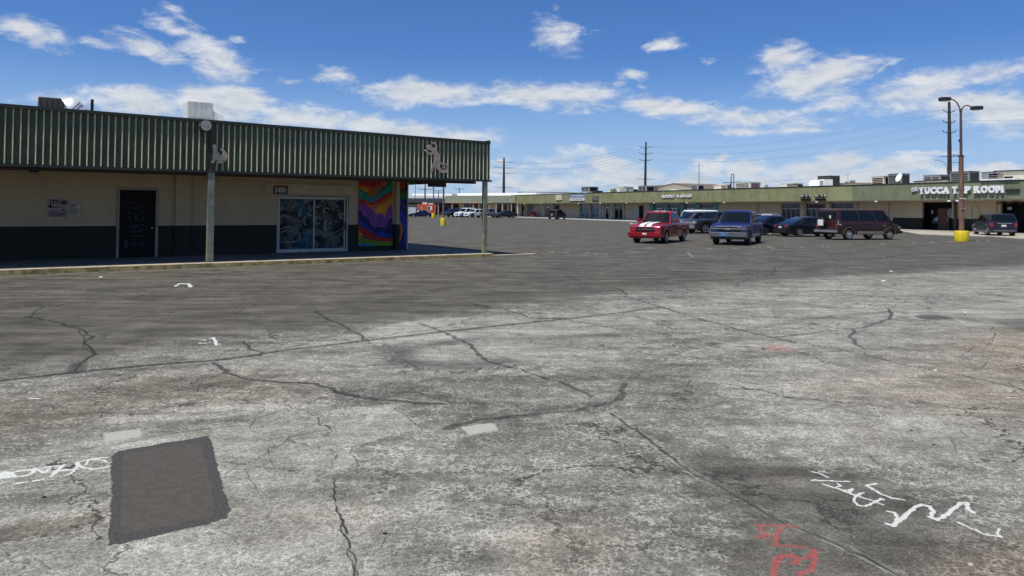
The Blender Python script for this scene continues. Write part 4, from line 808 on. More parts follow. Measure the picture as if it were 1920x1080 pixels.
# openings (pixel columns of the photograph turned into metres along the wall)
OPS = [(988, 1001, 'win', 0), (1021, 1033, 'door', 0), (1039, 1049, 'dark', 0), (1088, 1105, 'win', 1), (1108, 1124, 'win', 1), (1132, 1144, 'door', 0), (1152, 1168, 'dark2', 0),
       (1225, 1246, 'shop', 0), (1253, 1276, 'shop', 1), (1283, 1306, 'shop', 2), (1313, 1339, 'shop', 3), (1465, 1501, 'entry', 0), (1511, 1549, 'entry', 1), (1559, 1602, 'shopw', 0), (1729, 1785, 'bar', 0), (1876, 1960, 'bar2', 0)]
wm = MB(); gm = MB(); x = SX0
wbase = ws(1667)
for (u0, u1, k, i) in OPS + [(None,) * 4]:
    xa = ws(u0) if u0 else SX1
    for (p, q) in ((x, min(xa, wbase)), (max(x, wbase), xa)):
        if q > p + .01:
            if p >= wbase - .01: wm.box(p, q, 0, .25, 1.28, ZF0, tan_block); gm.box(p, q, -.02, .25, .12, 1.277, dkgreen_block)
            else: wm.box(p, q, 0, .25, .12, ZF0, tan_block)
    if u0:
        wm.box(xa, ws(u1), 0, .25, 2.86, ZF0, tan_block); x = ws(u1)
wm.box(SX0, SX0 + .3, .26, 13, .12, 4.27, tan_block); wm.box(SX1 - .3, SX1, .26, 13, .12, 4.27, tan_block)
wm.build('wall', strip); gm.build('painted_base', strip)
for (u0, u1, k, i) in OPS:
    a, b = ws(u0), ws(u1); w = b - a; bar = .05 if w > 1.2 else .04
    if k in ('win', 'shop', 'shopw', 'entry', 'bar', 'bar2', 'dark2', 'dark', 'door'):
        wd = empty({'door': 'door', 'entry': 'entrance', 'bar': 'entrance', 'bar2': 'entrance'}.get(k, 'window'), (a, 0, 0)); wd.parent = strip
    gl = M_glass_blue if k == 'win' else M_glass
    y0 = .9 if k in ('bar', 'bar2') else .12
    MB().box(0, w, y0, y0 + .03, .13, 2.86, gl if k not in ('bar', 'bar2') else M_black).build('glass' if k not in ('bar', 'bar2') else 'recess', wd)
    m = MB(); fmat = M_alu if k != 'bar' else M_black; tf = .06 * (1.6 if u0 < 1200 else 1)
    if k not in ('bar', 'bar2', 'dark2'):
        fr(m, .0, w, .13, 2.858, y0 - .05, y0 - .005, tf, fmat)
        if k in ('shop', 'shopw', 'entry'):
            m.box(tf, w - tf, y0 - .052, y0 - .004, 2.12, 2.19, M_alu)
            nd = {'shop': (.32, .68), 'shopw': (.58,), 'entry': (.25, .5, .75)}[k]
            for t in nd: m.box(w * t - tf / 2, w * t + tf / 2, y0 - .056, y0 - .003, .2, 2.10 if k != 'shopw' else 2.85, M_alu)
        elif k == 'win': m.box(w / 2 - .04, w / 2 + .04, y0 - .052, y0 - .004, .2, 2.79, M_alu); m.box(tf, w - tf, y0 - .056, y0 - .053, 1.2, 1.27, M_alu)
        elif k == 'door': m.box(w * .15, w * .15 + .18, y0 - .07, y0 - .055, .13, 2.3, M_bright); m.box(w * .75, w * .75 + .18, y0 - .07, y0 - .055, .13, 2.3, M_bright); m.box(w * .15 + .19, w * .75 - .01, y0 - .07, y0 - .055, 2.12, 2.3, M_bright)
    elif k == 'dark2': m.box(w * .5 - .08, w * .5 + .08, y0 - .05, y0 - .005, .13, 2.85, M_alu); m.box(0, w * .5 - .09, y0 - .05, y0 - .005, 2.2, 2.32, M_alu)
    if m.v: m.build('frame', wd)
    if k in ('bar', 'bar2'):
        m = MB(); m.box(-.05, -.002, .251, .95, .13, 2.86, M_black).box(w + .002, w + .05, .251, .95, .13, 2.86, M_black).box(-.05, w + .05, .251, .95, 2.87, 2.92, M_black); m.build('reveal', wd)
    if k == 'shop':
        m = MB(); m.box(w * .33, w * .36, y0 - .075, y0 - .057, .15, 2.1, M_bright); m.box(w * .64, w * .67, y0 - .075, y0 - .057, .15, 2.1, M_bright); m.box(w * .361, w * .639, y0 - .075, y0 - .057, 2.0, 2.1, M_bright)
        if i < 3: m.build('door_frame', wd)
    if k == 'entry' and i == 1: MB().box(w * .15, w * .8, y0 - .075, y0 - .055, 2.3, 2.62, mat('dark_red_sign', (.09, .012, .012), .6)).build('transom_panel', wd)
    if k == 'bar':
        dd = MB().box(ws(1748) - a, ws(1769) - a, .80, .88, .13, 2.25, M_wood_door).build('door', wd); MB().box(ws(1766.5) - a, ws(1767.5) - a, .76, .79, 1.0, 1.35, M_alu).build('handle', dd)
        c = ws(1777) - a; MB().lathe([(.52, 0), (.52, .03)], mat('pale_disc', (.30, .32, .34), .6), 28, Matrix.Translation((c, .7, 1.78)) @ Matrix.Rotation(R(90), 4, 'X')).build('round_sign', wd)
        m = MB(); [m.box(c - .3, c + .3, .655, .665, 1.55 + .13 * j, 1.60 + .13 * j, M_grey_metal) for j in range(4)]; m.box(c - .12, c + .12, .655, .665, 2.08, 2.2, M_black); m.build('lettering', wd)
        m = MB(); [m.box(ws(u) - a - .1, ws(u) - a + .1, .85, .88, z, z + h, M_galv) for u, z, h in ((1737, 1.7, .4), (1742, .95, .35), (1746, .9, .5))]; m.build('notice', wd)
        MB().box(.4, 1.4, .85, .88, .75, 1.05, mat('dim_green_notice', (.06, .09, .08), .7)).build('notice', wd)
    if k == 'bar2':
        m = MB()
        for c in (ws(1881.5) - a, ws(1904) - a):
            for r0, r1 in ((.32, .42), (.5, .58)):
                pts = [(c + r1 * math.cos(R(t)), 2.62 + .55 * r1 * math.sin(R(t))) for t in range(0, 181, 20)] + [(c + r0 * math.cos(R(t)), 2.62 + .55 * r0 * math.sin(R(t))) for t in range(180, -1, -20)]
                m.prism(pts, -.03, -.003, M_flash)
        m.build('arch_trim', wd); MB().box(.35, .75, .4, .43, 2.15, 2.4, M_galv).build('notice', wd)
# pilasters between the shop fronts
for us, mt in (((1033.5, 1038.5), M_tan_trim), ((1085, 1088), M_tan_trim), ((1105, 1108), M_tan_trim), ((1124.5, 1128), M_tan_trim), ((1145, 1150), M_tan_trim), ((1168.5, 1172), M_tan_trim), ((1219, 1225), M_teal), ((1246.5, 1252.5), M_teal), ((1276.5, 1282.5), M_teal), ((1306.5, 1312.5), M_teal), ((1339.5, 1347), M_teal), ((1501.5, 1510.5), M_tan_trim), ((1549.5, 1558.5), M_tan_trim), ((1419, 1422), M_tan_trim), ((1603, 1609), M_tan_trim), ((1664, 1667), M_tan_trim), ((1790, 1795), mat('brown_post', (.10, .05, .03), .7)), ((1866, 1870), M_tan_trim)):
    MB().box(ws(us[0]), ws(us[1]), -.16, -.021, .125, ZF0 - .06, mt).build('pilaster', strip)
# arched niche
na, nb = ws(1822), ws(1837); r = (nb - na) / 2; c = (na + nb) / 2
pts = [(nb, 1.42), (nb, 2.2)] + [(c + r * math.cos(R(t)), 2.2 + r * .8 * math.sin(R(t))) for t in range(15, 180, 15)] + [(na, 2.2), (na, 1.42)]
m = MB(); pi = [(c + (px - c) * .86, 1.46 + (pz - 1.42) * .93) for px, pz in pts]
m.add([(p[0], -.05, p[1]) for p in pts] + [(p[0], -.05, p[1]) for p in pi], [(j, (j + 1) % len(pts), (j + 1) % len(pts) + len(pts), j + len(pts)) for j in range(len(pts))], M_tan_trim)
m.add([(p[0], -.05, p[1]) for p in pi] + [(p[0], .0, p[1]) for p in pi], [(j, (j + 1) % len(pi), (j + 1) % len(pi) + len(pi), j + len(pi)) for j in range(len(pi))], M_black)
m.prism(pi, -.012, -.004, tan_block); m.build('arched_niche', strip)
for u, z0_, z1_, w_, mt, nm in ((980.5, 1.5, 2.4, 1.1, M_black, 'notice_board'), (1197, .8, 2.4, .8, M_galv, 'notice_board'), (1202.5, .15, 2.5, 1.2, M_black, 'cabinet')):
    MB().box(ws(u) - w_ / 2, ws(u) + w_ / 2, -.12, -.004, z0_, z1_, mt).build(nm, strip)
xw = ws(971); MB().box(FD.at(970, 400, -2.4)[0] - .12, FD.at(970, 400, -2.4)[0] + .12, -2.42, -2.2, .13, ZF0 - .1, M_white).build('post', strip)
for i in range(7):
    MB().box(8 + i * 5.2, 8.12 + i * 5.2, -.1, -.022, .13, ZF0 - .06, M_tan_trim).build('pilaster', strip) if i in (0,) else None
# sidewalk, kerb and the apron in front of the bar
m = MB(); m.box(SX0, 99.2, -3.1, -.01, .004, .125, M_walk); m.box(99.2, SX1, -2.9, -.01, .004, .125, M_concrete); m.build('sidewalk', loc=(*FD.o, 0), rz=FD.a, kind='structure')
MB().box(SX0 - 2, 99.2, -3.4, -3.102, .003, .15, M_white).build('kerb', loc=(*FD.o, 0), rz=FD.a, kind='structure')
ap = [G(*p)[:2] for p in ((1655, 432.2), (1695, 435), (1722, 440), (1800, 443), (1850, 444), (1960, 452), (2060, 455))]
ap = ap + [np.array(FD.w(SX1, -2.905)), np.array(FD.w(99.25, -2.905))]
m = MB(); m.hprism(ap, .003, .055, M_concrete); m.build('apron', kind='structure')
# signs on the fascia
def atF(u, v): return FD.at(u, v, -2.52)
def panel_sign(name, label, u0, u1, v0, v1, mt, tilt=0.):
    x0, z1 = atF(u0, (v0 + 0)); x1, z0 = atF(u1, v1); e = empty(name, onD((x0 + x1) / 2, -2.56, z0), FD.a, label, 'sign'); w = (x1 - x0) / 2
    MB().box(-w, w, -.08, .02, 0, z1 - z0, mt).build('panel', e, bevel=.01); e.rotation_euler = (0, tilt, FD.a); return e, w, z1 - z0
e, w, h = panel_sign('blank_sign', 'blank cream square sign on the green canopy, left of the blue striped one', 1043, 1054.2, 365.6, 375.2, M_cream)
e, w, h = panel_sign('shop_sign', 'blue and white striped shop sign with dark top above curtained windows', 1069, 1097, 364.6, 376.2, M_white)
m = MB(); m.box(-w * .99, w * .99, -.1, -.082, h * .42, h * .99, M_blue); m.build('blue_field', e)
m = MB(); rr = random.Random(4)
for row, (za, zb) in enumerate(((.74, .88), (.5, .62))):
    x = -w * .88
    while x < w * .9:
        l = rr.uniform(.25, .7); m.box(x, min(x + l, w * .94), -.115, -.102, h * za, h * zb, M_white); x += l + .12
m.build('lettering', e)
m = MB(); x = -w * .85
while x < w * .85: l = rr.uniform(.2, .6); m.box(x, x + l, -.095, -.082, h * .14, h * .27, M_grey_metal); x += l + .3
m.build('small_print', e)
e, w, h = panel_sign('shop_sign', 'greenish faded panel sign on canopy just right of the blue striped one', 1110.5, 1123, 367, 375.5, mat('faded_sign', (.13, .14, .10), .8, var=.2, scale=2))
x0, z0 = atF(1242, 370.8); x1, z1 = atF(1297.6, 364.6)
e = empty('shop_sign', onD(x0, -2.58, z0), FD.a, 'white letter sign reading ROCKET A GO-GO on the green canopy', 'sign')
def letters(e, text, total, h, mt, bold=.02, serif=False, depth=.05, tops=None):
    """each letter is a mesh of its own, spaced to the total width"""
    adv = {' ': .42, '-': .5, 'M': 1.15, 'O': 1.02, 'G': 1.0, 'I': .4, 'C': .98, 'A': 1.0, 'R': .98, 'Y': .98}
    tot = sum(adv.get(c, .88) for c in text); x = 0
    for c in text:
        a = adv.get(c, .88) / tot * total
        if c != ' ':
            cu = bpy.data.curves.new('t', 'FONT'); cu.body = c; cu.size = 1; cu.extrude = depth; cu.offset = bold; cu.resolution_u = 3
            t = bpy.data.objects.new('t', cu); COL.objects.link(t); me = bpy.data.meshes.new_from_object(t.evaluated_get(bpy.context.evaluated_depsgraph_get())); bpy.data.objects.remove(t)
            xs = [v.co.x for v in me.vertices]; ys = [v.co.y for v in me.vertices]; wd = max(xs) - min(xs); ht = .70 if c == '-' else max(ys) - min(ys)
            sx = a * .93 / wd if c != '-' else a * .7 / wd; sy = h / ht
            for v in me.vertices: v.co = ((v.co.x - min(xs)) * sx, -v.co.z, (v.co.y - (0 if c == '-' else min(ys))) * sy)
            if serif and c in 'YUTAPRM':
                bm_ = MB(); wd2 = a * .93; s_ = h * .10; q = a * .42
                spots = {'Y': [(0, 1, .42), (.58, 1, .42), (.25, 0, .5)], 'U': [(-.04, 1, .45), (.6, 1, .45)], 'T': [(.22, 0, .56)], 'A': [(-.04, 0, .45), (.6, 0, .45)], 'P': [(-.04, 0, .5)], 'R': [(-.04, 0, .48), (.62, 0, .42)], 'M': [(-.03, 0, .36), (.67, 0, .36), (-.03, 1, .3), (.73, 1, .3)]}[c]
                bmv = [v.co.copy() for v in me.vertices]; bmf = [tuple(p.vertices) for p in me.polygons]
                bm_.add(bmv, bmf, mt)
                for sxp, top, sw in spots: bm_.box(wd2 * sxp, wd2 * (sxp + sw), -depth - .012, depth, h - s_ if top else 0, h if top else s_, mt)
                o = bm_.build('letter', e); o.location = (x, 0, 0)
            else:
                me.materials.clear(); me.materials.append(mt); me.name = 'letter'; o = bpy.data.objects.new('letter', me); COL.objects.link(o); o.parent = e; o.location = (x, 0, 0)
        x += a
M_letter = mat('white_letters', (.85, .85, .84), .5, var=.04)
letters(e, 'ROCKET A GO-GO', x1 - x0, z1 - z0, M_letter, .035)
x0, z0 = atF(1724.5, 364.4); x1, z1 = atF(1885, 351.2); _, zz = atF(1725, 351.8)
e = empty('shop_sign', onD(x0, -2.62, z0 + .02), FD.a, 'large white serif letter sign reading YUCCA TAP ROOM on the canopy', 'sign')
letters(e, 'YUCCA TAP ROOM', x1 - x0, zz - z0, M_letter, .065, True, .08)
e, w, h = panel_sign('small_sign', 'small pale blue tilted plaque left of the large white tap room letters', 1710.5, 1721, 352.2, 358.6, M_white, R(-7)); MB().box(-w * .7, w * .7, -.1, -.083, h * .4, h * .68, mat('pale_blue_print', (.22, .42, .55), .6)).build('print', e)
e, w, h = panel_sign('dark_bar', 'long dark bar lying flat on the canopy right of the tap room letters', 1886, 1913, 354.5, 359.2, M_dark_metal)
x0, z0 = atF(1840, 341.5); x1, z1 = atF(1912, 340)
e = empty('light_bar', onD(x0, -2.5, zft(x0) + .07), FD.a, 'long white light bar on top of the canopy over the last letters', 'lamp'); MB().box(0, x1 - x0, -.16, .0, .0, .13, M_bright).build('housing', e)
# the dark two row sign: unreadable at this size
x0, z0 = atF(1502.8, 375.8); x1, z1 = atF(1551, 364.2)
e = empty('shop_sign', onD(x0, -2.58, z0), FD.a, 'two row sign of dark weathered letters with bright glints on the canopy', 'sign'); w = x1 - x0; h = z1 - z0; rr = random.Random(12)
M_dl = mat('dark_letter', (.05, .05, .055), .5)
for word in ((0., .40), (.575, .97)):
    for i in range(5):
        a = (word[0] + (word[1] - word[0]) * i / 5) * w; b = a + (word[1] - word[0]) * w / 5 * .86; lw = (b - a)
        m = MB(); m.box(a, a + lw * .3, -.14, 0, h * .36, h * .95, M_dl)
        m.box(a + lw * .31, b, -.138, 0, h * rr.choice((.36, .62, .8)), h * .95, M_dl) if i % 2 else m.box(a + lw * .31, b, -.138, 0, h * .36, h * .55, M_dl)
        m.build('letter', e)
        m = MB(); m.box(a + lw * .08, a + lw * .42, -.12, 0, 0, h * .26, M_black); m.box(a + lw * .52, b - .02, -.12, 0, h * rr.choice((0, .1)), h * .27, M_black); m.build('letter', e)
m = MB()  # slanted white strips painted on as highlights of the letters
for t in (.045, .11, .26, .39, .62, .68, .86, .965):
    m.add([(w * t - .10, -.146, h * .92), (w * t - .02, -.146, h * .66), (w * t + .07, -.146, h * .66), (w * t - .0, -.146, h * .94)], [(0, 1, 2, 3)], M_bright)
m.build('painted_glints', e)
# little security lights under the canopy edge
e0 = None
SL = {983: 'farthest one by the corner', 1014: 'above the red box', 1085: 'below the blue striped sign', 1126: 'between curtained windows and white door', 1175: 'right of the double dark doors', 1227: 'over the first teal pillar', 1288: 'over the middle teal doors', 1358: 'just past the last teal pillar', 1532: 'below the dark two row sign', 1643: 'above the brown van roof', 1780: 'left of the lamp pole', 1796: 'nearest the lamp pole at its back'}
for u in (983, 1014, 1085, 1126, 1175, 1227, 1288, 1358, 1532, 1643, 1780, 1796):
    s = FD.at(u, 380, -2.6)[0]
    lab = 'small white security light under the long canopy, ' + SL[u]
    if e0 is None:
        e0 = empty('security_light', onD(s, -2.56, ZF0 - .12), FD.a, lab, 'lamp', 'security lights along the canopy edge')
        MB().box(-.14, .14, -.16, .0, -.07, .05, M_bright).build('head', e0, bevel=.02); MB().box(-.05, .05, .001, .10, -.03, .11, M_galv).build('bracket', e0)
    else:
        c = e0.copy(); COL.objects.link(c); c['label'] = lab; c.location = onD(s, -2.56, ZF0 - .12)
        for ch in list(e0.children): d = ch.copy(); COL.objects.link(d); d.parent = c
# red box by the far shops
e = empty('red_box', onD(ws(1009), -1.2, .125), FD.a, 'red newspaper box on the walk between far shop windows', 'box'); MB().box(-.8, .8, -.3, .3, .1, 1.15, M_red).build('body', e, bevel=.03); m = MB(); m.box(-.7, -.55, -.2, .2, 0, .1, M_black).box(.55, .7, -.2, .2, 0, .1, M_black); m.build('base', e); MB().box(-.55, .55, -.32, -.301, .65, 1.0, M_black).build('window', e)

# ------------------------------------------------------------------ rooftop equipment of the strip
def louvre_unit(label, u0, u1, v0, mt, y=4.5, dep=None, legs=0., vents=(0,), name='rooftop_unit', grp=None, side=M_black, zb=4.40):
    x0, z1 = FD.at(u0, v0, y); x1 = FD.at(u1, v0, y)[0]; w = x1 - x0
    # the box shows its front and its near left end: shorten the front so both fit the same width
    d = dep or min(2.2, w * .8); e = empty(name, onD(x0, y, zb), FD.a, label, 'roof unit', grp); h = z1 - zb
    # camera direction in the frame of the strip
    k = (x1 + x0) / 2; cam_l = np.array([(-FD.o) @ FD.ex - k, (-FD.o) @ FD.ey - y]); slope = abs(cam_l[0] / cam_l[1])
    MB().box(0, w, 0, d, legs, h, mt).build('housing', e, bevel=.03)
    m = MB()
    for vv in vents:
        a = w * (.08 + .46 * vv); b = a + w * (.38 if len(vents) > 1 else .84); m.box(a, b, -.02, -.002, legs + (h - legs) * .25, legs + (h - legs) * .88, side)
        nb = 5
        for i in range(nb): m.box(a, b, -.035, -.021, legs + (h - legs) * (.28 + .115 * i), legs + (h - legs) * (.31 + .115 * i), mt)
    if vents: m.build('vent_grille', e)
    MB().box(w + .002, w + .02, d * .12, d * .88, legs + (h - legs) * .2, legs + (h - legs) * .9, side).build('side_grille', e)
    MB().box(-.05, w + .05, -.05, d + .05, h + .002, h + .06, mt).build('lid', e)
    if legs:
        m = MB(); [m.box(a, a + .12, b, b + .12, 0, legs - .002, M_dark_metal) for a in (0, w - .12) for b in (0, d - .12)]; m.build('stand', e)
    else: MB().box(.1, w - .1, .1, d - .1, -.06, -.002, M_galv).build('base', e)
    return e, w, h, d
M_pg = mat('pale_green_enamel', (.50, .55, .42), .6, 0., .12, 2, streak=.3)
M_bg = mat('beige_enamel', (.58, .50, .40), .6, 0., .12, 2, streak=.3)
M_gg = mat('grey_green_louvre', (.19, .21, .19), .6, .2, .2, 3, streak=.3)
M_bl = mat('brown_louvre', (.085, .065, .06), .7)
louvre_unit('grey louvred cooler on a tall stand above the blue striped sign', 1090, 1104, 351, M_grey_metal, legs=.9, vents=(0, 1))
louvre_unit('low black unit on roof right of the tall stand cooler', 1110, 1118.5, 358.5, M_dark_metal)
louvre_unit('low pale green unit, left one of a pair over the white framed door', 1137, 1151, 354.5, M_pg, vents=(1,))
louvre_unit('taller pale green unit with open frame, right one of the pair', 1154, 1169, 351, M_pg, vents=(1,), side=M_grey_metal)
louvre_unit('small dark grey vent hood on the long roof', 1179, 1187, 355.5, M_grey_metal, vents=())
louvre_unit('dark grey unit at the foot of the tall dark power pole', 1196.5, 1211, 349, M_grey_metal, vents=(0, 1))
louvre_unit('pale green box behind the gable roof', 1220, 1243, 348.5, M_pg, 9., zb=5.0, vents=(0,))
louvre_unit('grey cooler at the right end of the cream gable roof', 1296, 1308, 347.3, M_galv, 5.5, zb=4.9, vents=(0,))
louvre_unit('cream low sloped unit left of the steel frame', 1338, 1352, 348.5, M_cream, vents=())
louvre_unit('tan louvred box beside the cream sloped unit', 1352.5, 1362.5, 346.8, M_bg, vents=(0,), side=M_bl)
louvre_unit('large pale green box unit with dark grille right of the steel frame', 1378, 1406, 342.3, M_pg, vents=(0,), side=M_bl, dep=2)
louvre_unit('low pale grey unit on the roof above the tan wall', 1463, 1487, 344.6, M_cream, vents=(1,))
louvre_unit('tall dark brown louvred cooler behind the white drum', 1533, 1557, 331, M_bl, 6., vents=(0, 1), side=M_dark_metal)
louvre_unit('peach coloured box cooler left of the satellite dish', 1634, 1657, 331.5, M_bg, vents=(0,), dep=2.5)
eu = louvre_unit('grey louvred unit beside the white satellite dish', 1665, 1690, 327, M_gg, vents=(0,), side=M_dark_metal)
louvre_unit('brown shuttered unit on the cream roof left of the lamp pole', 1731, 1763, 329.5, M_galv, 6., vents=(0, 1), side=M_bl)
louvre_unit('large grey green louvred tower unit behind the lamp pole', 1781, 1817, 323, M_gg, 5., vents=(0, 1), side=M_dark_metal)
louvre_unit('grey metal unit at the left of the cream penthouse', 1840, 1866, 323.5, M_grey_metal, 4.5, vents=(1,))
# white drum cooler
x0, z1 = FD.at(1515, 340, 4.); x1 = FD.at(1545, 340, 4.)[0]; w = x1 - x0; h = z1 - 4.4
e = empty('drum_cooler', onD(x0, 4., 4.40), FD.a, 'white rounded drum and box unit in front of the dark louvred cooler', 'roof unit')
MB().lathe([(h * .5, 0), (h * .56, .05), (h * .56, w * .62), (h * .5, w * .68)], M_bright, 20, Matrix.Translation((0, h * .6, h * .55)) @ Matrix.Rotation(R(90), 4, 'Y')).build('drum', e, smooth=40)
MB().box(w * .7, w, 0, h * 1.2, .05, h * 1.15, M_white).build('housing', e, bevel=.02); MB().box(w * .74, w * .96, -.02, -.002, .3, h, M_grey_metal).build('grille', e); MB().box(0, w, .2, 1., -.05, .04, M_galv).build('base', e)
# satellite dish
sxx, szz = FD.at(1689.5, 333.5, 4.2)
e = empty('satellite_dish', onD(sxx, 4.2, 4.40), FD.a, 'white satellite dish on the roof beside the grey louvred unit', 'dish')
Md = Matrix.Translation((0, -.15, szz - 4.4)) @ Matrix.Rotation(R(-20), 4, 'Z') @ Matrix.Rotation(R(68), 4, 'X')
MB().lathe([(.02, .0), (.25, .03), (.42, .09), (.52, .16), (.51, .17), (.25, .05), (.02, .02)], M_bright, 22, Md, cap=False).build('dish', e, smooth=60); MB().tube([(0, 0, 0), (0, 0, szz - 4.55), (0, -.12, szz - 4.45)], .035, M_galv).build('mast', e); MB().tube([(0, -.15, szz - 4.85), (-.1, -.75, szz - 4.5)], .02, M_galv).build('feed_arm', e)
# steel frame
sxx, szz = FD.at(1373, 326, 5.)
e = empty('steel_frame', onD(sxx, 5., 4.4), FD.a, 'open steel sign frame with cross bar and brace on the long roof', 'frame'); hh = szz - 4.4
m = MB(); m.box(-.32, -.24, 0, .08, 0, hh, M_dark_metal).box(.24, .32, 0, .08, 0, hh, M_dark_metal).box(-.24, .24, 0, .08, hh - .1, hh, M_dark_metal); m.build('mast', e)
MB().box(-2.0, 2.1, -.09, -.01, hh * .55, hh * .55 + .09, M_dark_metal).build('cross_bar', e); MB().tube([(-2.4, .04, 0), (-.33, .04, hh * .5)], .06, M_dark_metal).build('brace', e)
# raised roofs behind the parapet
def rooflet(name, label, u0, u1, v0, y, mt, zb=4.40, dep=6., top=M_dark_metal, v1=None, gable=False):
    x0, z1 = FD.at(u0, v0, y); x1, z2 = FD.at(u1, v0 if v1 is None else v1, y); e = empty(name, onD(x0, y, zb), FD.a, label, 'roof structure'); w = x1 - x0
    h1, h2 = z1 - zb, z2 - zb
    if gable:
        MB().prism([(0, 0), (w, 0), (w, h2 * .5), (w * .55, h1), (0, h1 * .3)], 0, dep, mt).build('wall', e)
        MB().prism([(-.3, h1 * .3), (w * .55, h1), (w + .3, h2 * .5), (w + .3, h2 * .5 + .22), (w * .55, h1 + .25), (-.3, h1 * .3 + .22)], -.3, dep + .3, top).build('roof', e)
    else:
        MB().prism([(0, 0), (w, 0), (w, h2), (0, h1)], 0, dep, mt).build('wall', e); MB().prism([(-.15, h1 + .003), (w + .15, h2 + .003), (w + .15, h2 + .12), (-.15, h1 + .12)], -.15, dep + .15, top).build('roof_edge', e)
    return e
rooflet('raised_roof', 'white raised roof block with dark edge at the far corner of the strip', 972, 1021, 360.5, 5., M_white_roof, v1=360.8)
rooflet('raised_roof', 'lower white raised roof right of a small dark flue', 1036, 1072, 361.3, 6., M_white_roof, v1=362.3)
rooflet('gable_roof', 'cream gable roof with brown top behind the canopy near ROCKET A GO-GO', 1194, 1332, 349.3, 7., M_cream, gable=True, top=mat('brown_shingle', (.16, .12, .09), .9, var=.3), v1=352, dep=8)
rooflet('raised_roof', 'long low brown edged roof between the drum cooler and the peach cooler', 1560, 1632, 345.5, 8., M_cream, top=mat('brown_edge', (.16, .10, .07), .8), v1=344.3)
rooflet('raised_roof', 'low cream sloped roof under the brown shuttered unit', 1716, 1778, 341.8, 5.5, M_cream, v1=338, dep=5)
pe = rooflet('penthouse', 'cream rooftop penthouse with brown vent and dark window at far right', 1867, 1990, 322.5, 4.5, M_cream, v1=318)
px = FD.at(1867, 323, 4.5)[0]
MB().box(FD.at(1871, 330, 4.5)[0] - px, FD.at(1881, 330, 4.5)[0] - px, -.04, -.003, .55, 1.2, mat('tan_vent', (.25, .17, .12), .7)).build('vent', pe)
MB().box(FD.at(1883, 330, 4.5)[0] - px, FD.at(1899, 330, 4.5)[0] - px, -.04, -.003, .3, .95, M_black).build('window', pe)
# dry tufts behind the roof
M_dry = mat('dry_twigs', (.16, .10, .07), .9)
def tuft(label, u, v, y, n=40, r=.7, seed=1):
    x, z = FD.at(u, v, y); rr = random.Random(seed); e = empty('dry_tree', onD(x, y, 0), FD.a, label, 'tree', 'dry tree tops behind the strip')
    MB().tube([(0, 0, 0), (.05, 0, z * .6), (0, 0, z - r)], [.14, .1, .05], M_dry).build('trunk', e); m = MB()
    for i in range(n):
        a = rr.uniform(0, 6.28); b = rr.uniform(.1, 1.4); L = r * rr.uniform(.5, 1.1); p1 = (L * math.cos(a) * math.cos(b), L * math.sin(a) * math.cos(b), z - r * .8 + L * math.sin(b)); m.tube([(0, 0, z - r), (p1[0] * .6, p1[1] * .6, z - r + (p1[2] - z + r) * .5), p1], [.03, .02, .008], M_dry, 4)
        for k in range(3):
            q = [p1[d] * .8 + (0, 0, z - r)[d] * .2 for d in range(3)]; s = rr.uniform(.08, .22); m.tube([q, (q[0] + rr.uniform(-s, s), q[1] + rr.uniform(-s, s), q[2] + rr.uniform(0, s))], .012, M_dry, 3)
    m.build('crown', e)
tuft('dry tree top right of the drum cooler, the leftmost of three', 1568, 339, 22., seed=1); tuft('small dry tree top midway to the peach cooler', 1587, 340.5, 22., n=22, r=.5, seed=2); tuft('dry tree top nearest the peach cooler', 1598, 337.5, 22., seed=3)
tuft('low dry tree top behind the pale grey roof unit', 1437, 347, 24., n=30, r=.7, seed=4)
# ------------------------------------------------------------------ the block of shops seen past the corner post
FE = Frame(-15.5, 168.2, -31.2)
e = empty('shop_block', (*FE.o, 0), FE.a, 'far block of shops with pale green canopy behind the row of parked cars', 'building'); LE = 19.0
m = MB(); [m.box(a, b, 0, .1, 3.15, 4.78, M_pale_green2) for a, b in ((-.2, 6.6), (6.75, 12.6), (12.75, 17.6), (17.75, LE))]; m.build('fascia', e)
MB().box(-.2, LE, .101, 14, 4.45, 4.7, M_white_roof).box(.5, LE + 3, 4, 14, 4.71, 5.45, M_white_roof).build('roof', e); MB().box(-.2, LE, .11, 2.7, 3.12, 3.2, M_soffit).build('soffit', e)
MB().box(-.2, 12.6, -.05, -.002, 3.12, 3.24, M_tan_trim).build('trim', e)
m = MB(); m.box(-.2, LE, 2.7, 2.9, .12, 3.119, tan_block); m.build('wall', e)
for a, b in ((.3, 1.9), (3.4, 5.0), (5.3, 7.3), (8.0, 9.0), (9.4, 10.4), (12.6, 13.6), (14.2, 15.2), (15.8, 17.4)): MB().box(a, b, 2.6, 2.69, .2, 2.9, M_glass if a != 5.3 else mat('dim_red_glass', (.07, .012, .02), .3)).build('window', e)
for a in (7.6, 13.8, 15.5, 17.8, 11.9): MB().box(a, a + .18, .15, .33, .12, 3.118, M_tan_trim).build('post', e)
MB().box(-.2, LE + 6, -1.4, 2.69, .004, .12, M_kerb).build('sidewalk', loc=(*FE.o, 0), rz=FE.a, kind='structure')
